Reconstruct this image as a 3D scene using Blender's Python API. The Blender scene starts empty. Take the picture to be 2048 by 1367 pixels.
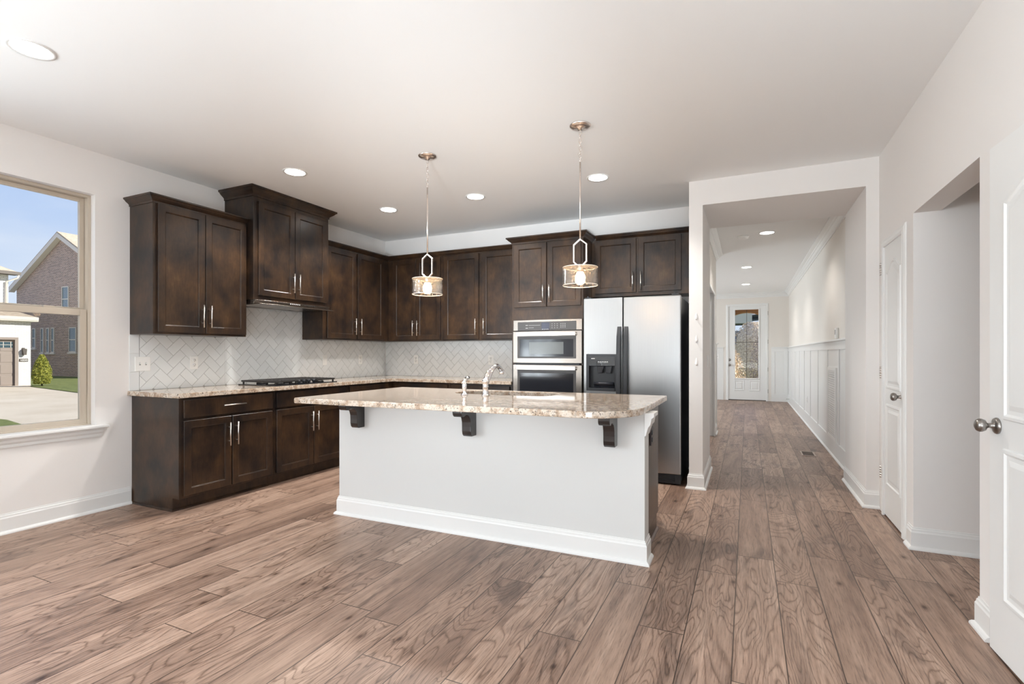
import bpy, bmesh, math, random
from mathutils import Vector, Matrix
random.seed(7)
S = bpy.context.scene
C = S.collection
PI = math.pi

# ---------------------------------------------------------------- camera
F_PX = 1014.0
YAW = math.atan((1495 - 1024) / F_PX)
EYE = 1.208
cd = bpy.data.cameras.new('camera')
cam = bpy.data.objects.new('camera', cd); C.objects.link(cam)
cam.location = (0, 0, EYE)
cam.rotation_euler = (PI / 2, 0, YAW)
cd.sensor_width = 36.0
cd.lens = 36.0 * F_PX / 2048
cd.shift_y = 22.5 / 2048
cd.clip_start = 0.05; cd.clip_end = 400
S.camera = cam
S.view_settings.view_transform = 'Standard'
S.view_settings.look = 'None'
S.view_settings.gamma = 1.0
S.view_settings.use_curve_mapping = False
S.view_settings.exposure = 0.57
S.cycles.use_denoising = True
S.cycles.max_bounces = 10
S.cycles.diffuse_bounces = 6
S.cycles.glossy_bounces = 5
S.cycles.transparent_max_bounces = 16
S.cycles.caustics_reflective = False
S.cycles.caustics_refractive = False
S.cycles.sample_clamp_indirect = 6.0

# ---------------------------------------------------------------- sky
W = bpy.data.worlds.new('sky'); S.world = W; W.use_nodes = True
nt = W.node_tree; nt.nodes.clear()
def N(t, typ, **kw):
    n = t.nodes.new(typ)
    for k, v in kw.items():
        if k.startswith('i_'):
            n.inputs[int(k[2:]) if k[2:].isdigit() else k[2:].replace('_', ' ')].default_value = v
        else: setattr(n, k, v)
    return n
tc = N(nt, 'ShaderNodeTexCoord'); sx = N(nt, 'ShaderNodeSeparateXYZ')
nt.links.new(tc.outputs['Generated'], sx.inputs[0])
gr = N(nt, 'ShaderNodeValToRGB')
gr.color_ramp.elements[0].position = 0.0; gr.color_ramp.elements[0].color = (0.74, 0.84, 0.98, 1)
gr.color_ramp.elements[1].position = 0.55; gr.color_ramp.elements[1].color = (0.22, 0.42, 0.90, 1)
nt.links.new(sx.outputs['Z'], gr.inputs[0])
mp = N(nt, 'ShaderNodeMapping'); mp.inputs['Scale'].default_value = (1.2, 1.2, 5.0)
nt.links.new(tc.outputs['Generated'], mp.inputs[0])
cn = N(nt, 'ShaderNodeTexNoise'); cn.inputs['Scale'].default_value = 2.3; cn.inputs['Detail'].default_value = 6
nt.links.new(mp.outputs[0], cn.inputs['Vector'])
cr = N(nt, 'ShaderNodeValToRGB')
cr.color_ramp.elements[0].position = 0.42; cr.color_ramp.elements[0].color = (0, 0, 0, 1)
cr.color_ramp.elements[1].position = 0.78; cr.color_ramp.elements[1].color = (.8, .8, .8, 1)
nt.links.new(cn.outputs['Fac'], cr.inputs[0])
mx = N(nt, 'ShaderNodeMix', data_type='RGBA'); mx.inputs[7].default_value = (0.88, 0.92, 1.0, 1)
nt.links.new(cr.outputs[0], mx.inputs[0]); nt.links.new(gr.outputs[0], mx.inputs[6])
bg = N(nt, 'ShaderNodeBackground'); bg.inputs[1].default_value = 0.68
wo = N(nt, 'ShaderNodeOutputWorld')
nt.links.new(mx.outputs[2], bg.inputs[0]); nt.links.new(bg.outputs[0], wo.inputs[0])

# ---------------------------------------------------------------- sun and daylight through the windows
def lamp(name, typ, loc, energy, color=(1, 1, 1), target=None, **kw):
    l = bpy.data.lights.new(name, typ); l.energy = energy; l.color = color
    for k, v in kw.items(): setattr(l, k, v)
    o = bpy.data.objects.new(name, l); C.objects.link(o); o.location = loc
    if target is not None:
        o.rotation_euler = (Vector(target) - Vector(loc)).to_track_quat('-Z', 'Y').to_euler()
    return o
sun_dir = Vector((0.75, 0.42, 0.50)).normalized()
lamp('sun', 'SUN', (0, 0, 20), 6.5, (1.0, 0.93, 0.82), target=Vector((0, 0, 20)) - sun_dir, angle=0.01)
DAY = (0.84, 0.925, 1.0)
def window_light(name, loc, to, w, h, e, fill_e):
    """daylight through one opening: sky light aimed in, plus an added fill lamp aimed up at the ceiling"""
    x, y, z = loc; t = Vector(to)
    lamp('daylight_' + name, 'AREA', loc, e, DAY, target=(t.x, t.y, z - .1), shape='RECTANGLE', size=w, size_y=h)
    lamp('ceiling_fill_' + name, 'AREA', (x, y, z - h * .28), fill_e, (.87, .945, 1.0), target=(t.x, t.y, z + 1.6), shape='RECTANGLE', size=w, size_y=h * .5)  # added fill lamp, low in the opening, to brighten the ceiling
window_light('patio_door', (-.25, -3.86, 1.25), (-.25, -1.8, 1.25), 1.9, 2.1, 20, 8)
window_light('left_windows', (-4.76, -1.7, 1.5), (-2.7, -1.7, 1.5), 2.5, 1.7, 112, 72)
window_light('left_middle_window', (-4.76, .35, 1.5), (-2.7, .35, 1.5), .9, 1.7, 20, 8)
window_light('dining_windows', (-4.76, 11.2, 1.5), (-2.7, 11.2, 1.5), 3.2, 1.7, 72, 80)
# unseen fill lamps added behind the camera, turned up to brighten the ceiling
lamp('added_ceiling_fill', 'AREA', (.1, -1.7, .55), 74, (.85, .935, 1), target=(-.1, -1.3, 2.74), shape='RECTANGLE', size=1.3, size_y=1.3)
lamp('added_ceiling_fill_far', 'SPOT', (.6, -3.4, .45), 1300, (.85, .935, 1), target=(-2.6, 5.4, 2.6), spot_size=math.radians(25), spot_blend=1.0, shadow_soft_size=.3)

# ---------------------------------------------------------------- materials
MATS = {}
def newmat(name):
    m = bpy.data.materials.new(name); m.use_nodes = True
    t = m.node_tree
    b = t.nodes['Principled BSDF']
    MATS[name] = m
    return m, t, b
def plain(name, col, rough=0.5, metal=0.0, coat=0.0, spec=None, emit=None, es=0, bump=None):
    m, t, b = newmat(name)
    b.inputs['Base Color'].default_value = (*col, 1)
    b.inputs['Roughness'].default_value = rough
    b.inputs['Metallic'].default_value = metal
    b.inputs['Coat Weight'].default_value = coat
    if spec is not None: b.inputs['Specular IOR Level'].default_value = spec
    if emit: b.inputs['Emission Color'].default_value = (*emit, 1); b.inputs['Emission Strength'].default_value = es
    tcn = N(t, 'ShaderNodeTexCoord')
    nz = N(t, 'ShaderNodeTexNoise'); nz.inputs['Scale'].default_value = (bump[0] if bump else 30); nz.inputs['Detail'].default_value = 3
    t.links.new(tcn.outputs['Object'], nz.inputs['Vector'])
    if bump:
        bp = N(t, 'ShaderNodeBump'); bp.inputs['Strength'].default_value = bump[1]; bp.inputs['Distance'].default_value = bump[2]
        t.links.new(nz.outputs['Fac'], bp.inputs['Height']); t.links.new(bp.outputs[0], b.inputs['Normal'])
    return m
def ramp(t, stops):
    r = N(t, 'ShaderNodeValToRGB'); e = r.color_ramp.elements
    while len(e) < len(stops): e.new(0.5)
    for k, (p, c) in enumerate(stops): e[k].position = p; e[k].color = (*c, 1)
    return r
def math_(t, op, a, b=None):
    n = N(t, 'ShaderNodeMath', operation=op)
    for k, v in enumerate((a, b)):
        if v is None: continue
        if isinstance(v, (int, float)): n.inputs[k].default_value = v
        else: t.links.new(v, n.inputs[k])
    return n.outputs[0]
def mixc(t, fac, a, b, mode='MIX'):
    n = N(t, 'ShaderNodeMix', data_type='RGBA', blend_type=mode)
    for k, v in ((0, fac), (6, a), (7, b)):
        if isinstance(v, (int, float)): n.inputs[k].default_value = v
        elif isinstance(v, tuple): n.inputs[k].default_value = (*v, 1)
        else: t.links.new(v, n.inputs[k])
    return n.outputs[2]

WALL = plain('wall_paint', (0.80, 0.775, 0.752), 0.75, bump=(260, .06, .002))
CEIL = plain('ceiling_paint', (0.87, 0.875, 0.87), 0.85, bump=(200, .06, .002))
TRIM = plain('white_trim_paint', (0.79, 0.79, 0.775), 0.32, bump=(60, .02, .002))
HALLWALL = plain('hall_wall_paint', (0.77, 0.73, 0.68), 0.6, bump=(260, .05, .002))
PLATE = plain('white_plastic', (0.85, 0.85, 0.83), 0.35)
DARKSLOT = plain('slot_dark', (0.03, 0.03, 0.03), 0.6)
NICKEL = plain('satin_nickel', (0.74, 0.70, 0.66), 0.28, 1.0)
CHROME = plain('chrome', (0.88, 0.88, 0.90), 0.05, 1.0)
POLNICK = plain('polished_nickel', (0.86, 0.78, 0.72), 0.26, 1.0)
PEWTER = plain('pewter', (0.33, 0.31, 0.29), 0.28, 1.0)
BLACKGL = plain('black_gloss', (0.012, 0.014, 0.018), 0.10, coat=.5)
BLACKPL = plain('black_plastic', (0.022, 0.024, 0.028), 0.38)
BLACKIRON = plain('cast_iron', (0.02, 0.018, 0.017), 0.5, bump=(120, .2, .002))
VINYL = plain('almond_vinyl', (0.52, 0.45, 0.365), 0.4)
GREYGLASS = plain('oven_glass', (0.02, 0.022, 0.028), 0.08, spec=.4)
OVENFRAME = plain('oven_grey', (0.075, 0.072, 0.072), 0.3, spec=.3)
GREYWIN = plain('oven_window', (0.13, 0.14, 0.14), 0.12, spec=.3)
SINKST = plain('sink_steel', (0.42, 0.42, 0.43), 0.35, 1.0)
BULBM = plain('bulb_glow', (1, 0.8, 0.55), 0.3, emit=(1.0, 0.66, 0.36), es=60)
CANM = plain('downlight_glow', (1, 1, 1), 0.5, emit=(1.0, 0.97, 0.92), es=14)
DISPLAY = plain('display_navy', (0.010, 0.010, 0.035), 0.2)
PALEMARK = plain('pale_print', (0.6, 0.6, 0.6), 0.5)
GROUT = plain('grout', (0.40, 0.40, 0.39), 0.8)
REGM = plain('bronze_register', (0.09, 0.055, 0.035), 0.45, .3)

def steel(name, col, rough, axis):
    m, t, b = newmat(name)
    b.inputs['Metallic'].default_value = 1.0
    tcn = N(t, 'ShaderNodeTexCoord'); mpn = N(t, 'ShaderNodeMapping')
    mpn.inputs['Scale'].default_value = axis
    nz = N(t, 'ShaderNodeTexNoise'); nz.inputs['Scale'].default_value = 1; nz.inputs['Detail'].default_value = 3
    t.links.new(tcn.outputs['Object'], mpn.inputs[0]); t.links.new(mpn.outputs[0], nz.inputs['Vector'])
    r = ramp(t, [(0.3, tuple(c * .96 for c in col)), (0.7, tuple(min(1, c * 1.03) for c in col))])
    t.links.new(nz.outputs['Fac'], r.inputs[0]); t.links.new(r.outputs[0], b.inputs['Base Color'])
    b.inputs['Roughness'].default_value = rough
    return m
STEEL = steel('brushed_steel', (0.30, 0.265, 0.235), 0.26, (4, 4, 500))
FRIDGEST = steel('fridge_steel', (0.40, 0.40, 0.397), 0.30, (500, 4, 3))

def wood_cab(name, dark, light, scale=1.0):
    m, t, b = newmat(name)
    tcn = N(t, 'ShaderNodeTexCoord'); g = N(t, 'ShaderNodeNewGeometry')
    mpn = N(t, 'ShaderNodeMapping'); mpn.inputs['Scale'].default_value = (5.2, 5.2, 3.8)
    t.links.new(g.outputs['Position'], mpn.inputs[0])
    nz = N(t, 'ShaderNodeTexNoise'); nz.inputs['Scale'].default_value = 1.1; nz.inputs['Detail'].default_value = 4; nz.inputs['Roughness'].default_value = .6
    t.links.new(mpn.outputs[0], nz.inputs['Vector'])
    r = ramp(t, [(0.33, dark), (0.50, tuple((a + c) / 2 for a, c in zip(dark, light))), (0.66, light), (0.80, (0.085, 0.053, 0.025))])
    t.links.new(nz.outputs['Fac'], r.inputs[0])
    mp2 = N(t, 'ShaderNodeMapping'); mp2.inputs['Scale'].default_value = (110, 110, 16)
    t.links.new(g.outputs['Position'], mp2.inputs[0])
    n2 = N(t, 'ShaderNodeTexNoise'); n2.inputs['Scale'].default_value = 1; n2.inputs['Detail'].default_value = 5
    t.links.new(mp2.outputs[0], n2.inputs['Vector'])
    r2 = ramp(t, [(0.35, (0.80, 0.80, 0.80)), (0.65, (1.12, 1.1, 1.08))])
    t.links.new(n2.outputs['Fac'], r2.inputs[0])
    t.links.new(mixc(t, 1.0, r.outputs[0], r2.outputs[0], 'MULTIPLY'), b.inputs['Base Color'])
    b.inputs['Roughness'].default_value = 0.34
    b.inputs['Coat Weight'].default_value = 0.28; b.inputs['Coat Roughness'].default_value = 0.25; b.inputs['Specular IOR Level'].default_value = 0.32
    bp = N(t, 'ShaderNodeBump'); bp.inputs['Strength'].default_value = .06; bp.inputs['Distance'].default_value = .002
    t.links.new(n2.outputs['Fac'], bp.inputs['Height']); t.links.new(bp.outputs[0], b.inputs['Normal'])
    return m
CAB = wood_cab('espresso_stained_wood', (0.0115, 0.0080, 0.0073), (0.056, 0.0295, 0.0145))

def granite():
    m, t, b = newmat('speckled_granite')
    g = N(t, 'ShaderNodeNewGeometry')
    def noise(s, d=4, r=.6, off=0):
        n = N(t, 'ShaderNodeTexNoise'); n.inputs['Scale'].default_value = s; n.inputs['Detail'].default_value = d; n.inputs['Roughness'].default_value = r
        if off:
            a = N(t, 'ShaderNodeVectorMath', operation='ADD'); a.inputs[1].default_value = (off, off * 2, off * 3)
            t.links.new(g.outputs['Position'], a.inputs[0]); t.links.new(a.outputs[0], n.inputs['Vector'])
        else: t.links.new(g.outputs['Position'], n.inputs['Vector'])
        return n.outputs['Fac']
    base = ramp(t, [(0.32, (0.31, 0.21, 0.145)), (0.44, (0.44, 0.33, 0.24)), (0.56, (0.62, 0.53, 0.44)), (0.75, (0.60, 0.54, 0.47))])
    t.links.new(noise(22, 5), base.inputs[0])
    grey = ramp(t, [(0.56, (0, 0, 0)), (0.66, (1, 1, 1))])
    t.links.new(noise(48, 3, .6, 3.1), grey.inputs[0])
    c1 = mixc(t, grey.outputs[0], base.outputs[0], (0.40, 0.34, 0.28))
    dk = ramp(t, [(0.60, (0, 0, 0)), (0.63, (1, 1, 1))])
    t.links.new(noise(100, 3, .7, 7.7), dk.inputs[0])
    c2 = mixc(t, dk.outputs[0], c1, (0.045, 0.03, 0.025))
    dk2 = ramp(t, [(0.635, (0, 0, 0)), (0.66, (1, 1, 1))])
    t.links.new(noise(56, 4, .75, 13.3), dk2.inputs[0])
    c3 = mixc(t, dk2.outputs[0], c2, (0.03, 0.02, 0.018))
    t.links.new(c3, b.inputs['Base Color'])
    b.inputs['Roughness'].default_value = 0.07
    b.inputs['Specular IOR Level'].default_value = 0.6
    return m
GRANITE = granite()

def floor_mat():
    m, t, b = newmat('hickory_plank_floor')
    g = N(t, 'ShaderNodeNewGeometry'); s = N(t, 'ShaderNodeSeparateXYZ'); t.links.new(g.outputs['Position'], s.inputs[0])
    X, Y = s.outputs['X'], s.outputs['Y']
    PW, PL = 0.1925, 1.285
    xs = math_(t, 'DIVIDE', math_(t, 'ADD', X, 0.055 + PW * 60), PW)
    row = math_(t, 'FLOOR', xs); fx = math_(t, 'FRACT', xs)
    wn = N(t, 'ShaderNodeTexWhiteNoise', noise_dimensions='1D'); t.links.new(row, wn.inputs['W'])
    ys = math_(t, 'ADD', math_(t, 'DIVIDE', math_(t, 'ADD', Y, 30), PL), wn.outputs['Value'])
    col = math_(t, 'FLOOR', ys); fy = math_(t, 'FRACT', ys)
    cb = N(t, 'ShaderNodeCombineXYZ'); t.links.new(row, cb.inputs[0]); t.links.new(col, cb.inputs[1])
    w2 = N(t, 'ShaderNodeTexWhiteNoise', noise_dimensions='2D'); t.links.new(cb.outputs[0], w2.inputs['Vector'])
    sep = N(t, 'ShaderNodeSeparateColor'); t.links.new(w2.outputs['Color'], sep.inputs[0])
    r1, r2, r3 = sep.outputs
    # grain space: local plank coordinates pushed apart per plank
    gx = math_(t, 'ADD', X, math_(t, 'MULTIPLY', r1, 37.0))
    gy = math_(t, 'ADD', Y, math_(t, 'MULTIPLY', r2, 53.0))
    gc = N(t, 'ShaderNodeCombineXYZ'); t.links.new(gx, gc.inputs[0]); t.links.new(gy, gc.inputs[1]); t.links.new(math_(t, 'MULTIPLY', r3, 19.0), gc.inputs[2])
    def nz(scale, sc, det, rough=.6, dist=0):
        mpn = N(t, 'ShaderNodeMapping'); mpn.inputs['Scale'].default_value = sc
        t.links.new(gc.outputs[0], mpn.inputs[0])
        n = N(t, 'ShaderNodeTexNoise'); n.inputs['Scale'].default_value = scale; n.inputs['Detail'].default_value = det; n.inputs['Roughness'].default_value = rough
        n.inputs['Distortion'].default_value = dist
        t.links.new(mpn.outputs[0], n.inputs['Vector']); return n.outputs['Fac']
    # cathedral rings: contour bands of a stretched noise field
    fine = nz(1.0, (150, 7, 1), 6, .75)
    field = nz(1.0, (4.2, 0.85, 1), 2, .5, .6)
    rings = math_(t, 'ABSOLUTE', math_(t, 'SUBTRACT', math_(t, 'FRACT', math_(t, 'ADD', math_(t, 'MULTIPLY', field, 24.0), math_(t, 'MULTIPLY', fine, 0.55))), 0.5))
    streak = nz(1.0, (16, 1.1, 1), 4, .65, .4)
    patch = nz(1.0, (5.5, 1.6, 1), 3, .6, 1.0)
    basec = ramp(t, [(0.10, (0.135, 0.084, 0.062)), (0.34, (0.245, 0.157, 0.115)), (0.60, (0.362, 0.243, 0.181)), (0.88, (0.50, 0.360, 0.280))])
    v = math_(t, 'ADD', math_(t, 'MULTIPLY', r3, 0.34), math_(t, 'SUBTRACT', math_(t, 'MULTIPLY', streak, 0.95), 0.13))
    t.links.new(v, basec.inputs[0])
    ringr = ramp(t, [(0.0, (0.40, 0.35, 0.32)), (0.09, (0.80, 0.77, 0.75)), (0.20, (1.02, 1.02, 1.02))])
    t.links.new(rings, ringr.inputs[0])
    ringamt = math_(t, 'MULTIPLY', math_(t, 'GREATER_THAN', r2, 0.2), 0.85)
    c = mixc(t, ringamt, basec.outputs[0], mixc(t, 1.0, basec.outputs[0], ringr.outputs[0], 'MULTIPLY'))
    finer = ramp(t, [(0.34, (0.40, 0.36, 0.34)), (0.47, (0.93, 0.93, 0.93)), (0.64, (1.22, 1.22, 1.22))])
    t.links.new(fine, finer.inputs[0])
    c = mixc(t, 0.85, c, mixc(t, 1.0, c, finer.outputs[0], 'MULTIPLY'))
    patr = ramp(t, [(0.34, (0.42, 0.41, 0.42)), (0.45, (1, 1, 1))])
    t.links.new(patch, patr.inputs[0])
    c = mixc(t, 0.65, c, mixc(t, 1.0, c, patr.outputs[0], 'MULTIPLY'))
    # knots
    mk = N(t, 'ShaderNodeMapping'); mk.inputs['Scale'].default_value = (5.0, 2.6, 1)
    t.links.new(gc.outputs[0], mk.inputs[0])
    vo = N(t, 'ShaderNodeTexVoronoi', voronoi_dimensions='2D'); vo.inputs['Scale'].default_value = 1.0
    t.links.new(mk.outputs[0], vo.inputs['Vector'])
    sc2 = N(t, 'ShaderNodeSeparateColor'); t.links.new(vo.outputs['Color'], sc2.inputs[0])
    dd = math_(t, 'ADD', vo.outputs['Distance'], math_(t, 'MULTIPLY', math_(t, 'SUBTRACT', fine, .5), 0.05))
    kn = ramp(t, [(0.018, (0.25, 0.19, 0.17)), (0.040, (0.45, 0.40, 0.37)), (0.070, (0.72, .69, .67)), (0.15, (1, 1, 1))])
    t.links.new(dd, kn.inputs[0])
    kamt = math_(t, 'GREATER_THAN', sc2.outputs[0], 0.74)
    c = mixc(t, kamt, c, mixc(t, 1.0, c, kn.outputs[0], 'MULTIPLY'))
    # seams
    ex = math_(t, 'MINIMUM', fx, math_(t, 'SUBTRACT', 1.0, fx))
    ey = math_(t, 'MINIMUM', fy, math_(t, 'SUBTRACT', 1.0, fy))
    seam = math_(t, 'MAXIMUM', math_(t, 'LESS_THAN', ex, 0.0125), math_(t, 'LESS_THAN', ey, 0.0019))
    c = mixc(t, math_(t, 'MULTIPLY', seam, .9), c, (0.05, 0.03, 0.02))
    t.links.new(c, b.inputs['Base Color'])
    rr = ramp(t, [(0.3, (0.36, .36, .36)), (0.7, (0.46, .46, .46))]); t.links.new(fine, rr.inputs[0])
    t.links.new(rr.outputs[0], b.inputs['Roughness'])
    b.inputs['Specular IOR Level'].default_value = 0.42
    h = math_(t, 'SUBTRACT', math_(t, 'ADD', math_(t, 'MULTIPLY', fine, .4), math_(t, 'MULTIPLY', rings, .5)), math_(t, 'MULTIPLY', seam, 2.0))
    bp = N(t, 'ShaderNodeBump'); bp.inputs['Strength'].default_value = .22; bp.inputs['Distance'].default_value = .002
    t.links.new(h, bp.inputs['Height']); t.links.new(bp.outputs[0], b.inputs['Normal'])
    return m
FLOOR = floor_mat()

def brick_mat(name, c1, c2, mortar, plane, rough=.85):
    m, t, b = newmat(name)
    g = N(t, 'ShaderNodeNewGeometry'); s = N(t, 'ShaderNodeSeparateXYZ'); t.links.new(g.outputs['Position'], s.inputs[0])
    cb = N(t, 'ShaderNodeCombineXYZ')
    t.links.new(s.outputs['Y' if plane == 'x' else 'X'], cb.inputs[0]); t.links.new(s.outputs['Z'], cb.inputs[1])
    br = N(t, 'ShaderNodeTexBrick'); br.inputs['Scale'].default_value = 1.0
    br.inputs['Color1'].default_value = (*c1, 1); br.inputs['Color2'].default_value = (*c2, 1); br.inputs['Mortar'].default_value = (*mortar, 1)
    br.inputs['Brick Width'].default_value = 0.24; br.inputs['Row Height'].default_value = 0.085; br.inputs['Mortar Size'].default_value = 0.010
    t.links.new(cb.outputs[0], br.inputs['Vector']); t.links.new(br.outputs['Color'], b.inputs['Base Color'])
    b.inputs['Roughness'].default_value = rough
    bp = N(t, 'ShaderNodeBump'); bp.inputs['Strength'].default_value = .4; bp.inputs['Distance'].default_value = .01
    t.links.new(br.outputs['Fac'], bp.inputs['Height']); bp.invert = True; t.links.new(bp.outputs[0], b.inputs['Normal'])
    return m
WHITEBRICK = brick_mat('painted_white_brick', (0.88, 0.86, 0.83), (0.78, 0.76, 0.74), (0.52, 0.51, 0.50), 'x')
DARKBRICK = brick_mat('brown_brick', (0.17, 0.105, 0.08), (0.34, 0.22, 0.165), (0.72, 0.66, 0.60), 'y')

def noisy(name, c1, c2, scale, rough=.9, bump=.0, stretch=(1, 1, 1)):
    m, t, b = newmat(name)
    g = N(t, 'ShaderNodeNewGeometry'); mpn = N(t, 'ShaderNodeMapping'); mpn.inputs['Scale'].default_value = stretch
    t.links.new(g.outputs['Position'], mpn.inputs[0])
    n = N(t, 'ShaderNodeTexNoise'); n.inputs['Scale'].default_value = scale; n.inputs['Detail'].default_value = 6; n.inputs['Roughness'].default_value = .65
    t.links.new(mpn.outputs[0], n.inputs['Vector'])
    r = ramp(t, [(0.35, c1), (0.65, c2)]); t.links.new(n.outputs['Fac'], r.inputs[0]); t.links.new(r.outputs[0], b.inputs['Base Color'])
    b.inputs['Roughness'].default_value = rough
    if bump:
        bp = N(t, 'ShaderNodeBump'); bp.inputs['Strength'].default_value = .6; bp.inputs['Distance'].default_value = bump
        t.links.new(n.outputs['Fac'], bp.inputs['Height']); t.links.new(bp.outputs[0], b.inputs['Normal'])
    return m
CONC = noisy('concrete', (0.62, 0.53, 0.41), (0.74, 0.65, 0.52), .5, .9)
GRASS = noisy('grass', (0.09, 0.12, 0.03), (0.24, 0.27, 0.08), 6, .95, .05)
SHINGLE = noisy('tan_shingles', (0.33, 0.27, 0.20), (0.50, 0.42, 0.33), 5, .95, .0, (1, 1, 3))
GREYROOF = noisy('grey_shingles', (0.16, 0.17, 0.22), (0.32, 0.33, 0.38), 4, .95)
LEAFY = noisy('leaf_yellow_green', (0.16, 0.20, 0.03), (0.48, 0.46, 0.08), 9, .7)
DRYLEAF = noisy('dry_leaf', (0.45, 0.32, 0.22), (0.95, 0.82, 0.64), 14, .8)
DARKLEAF = noisy('winter_twigs', (0.16, 0.13, 0.16), (0.85, 0.68, 0.58), 18, .8)
GARAGE = plain('garage_taupe', (0.30, 0.25, 0.22), 0.6)
GUTTER = plain('dark_fascia', (0.10, 0.085, 0.075), 0.6)
EXTTRIM = plain('exterior_trim', (0.66, 0.62, 0.56), 0.7)
BLUEGREY = plain('blue_grey_siding', (0.12, 0.18, 0.30), 0.8)
WINDARK = plain('exterior_pane', (0.05, 0.09, 0.11), 0.05, coat=1.0)
ARCHM = plain('porch_arch_brown', (0.36, 0.20, 0.10), 0.8, bump=(40, .3, .01))
HOOK = plain('clear_white_hook', (0.84, 0.81, 0.79), 0.25)

def glass_mat(name, tint, gloss, refl_rough=0.0, bumpy=False, milky=0.0):
    m = bpy.data.materials.new(name); m.use_nodes = True; t = m.node_tree; t.nodes.clear()
    out = N(t, 'ShaderNodeOutputMaterial'); tr = N(t, 'ShaderNodeBsdfTransparent'); gl = N(t, 'ShaderNodeBsdfGlossy')
    tr.inputs[0].default_value = (*tint, 1); gl.inputs['Roughness'].default_value = refl_rough
    fr = N(t, 'ShaderNodeFresnel'); fr.inputs[0].default_value = 1.45
    mixn = N(t, 'ShaderNodeMixShader')
    f = math_(t, 'ADD', math_(t, 'MULTIPLY', fr.outputs[0], gloss), milky)
    t.links.new(f, mixn.inputs[0]); t.links.new(tr.outputs[0], mixn.inputs[1]); t.links.new(gl.outputs[0], mixn.inputs[2])
    t.links.new(mixn.outputs[0], out.inputs[0])
    if bumpy:
        g = N(t, 'ShaderNodeNewGeometry'); n = N(t, 'ShaderNodeTexNoise'); n.inputs['Scale'].default_value = 62; n.inputs['Detail'].default_value = 2
        t.links.new(g.outputs['Position'], n.inputs['Vector'])
        bp = N(t, 'ShaderNodeBump'); bp.inputs['Strength'].default_value = 1.0; bp.inputs['Distance'].default_value = .008
        t.links.new(n.outputs['Fac'], bp.inputs['Height'])
        t.links.new(bp.outputs[0], gl.inputs['Normal']); t.links.new(bp.outputs[0], fr.inputs['Normal'])
    return m
GLASS = glass_mat('window_glass', (0.97, 0.98, 0.98), 0.12)
SCREEN = glass_mat('insect_screen', (0.80, 0.80, 0.80), 0.0)
SEEDED = glass_mat('seeded_glass', (0.99, 0.98, 0.97), 0.6, 0.03, True, .03)

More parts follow.
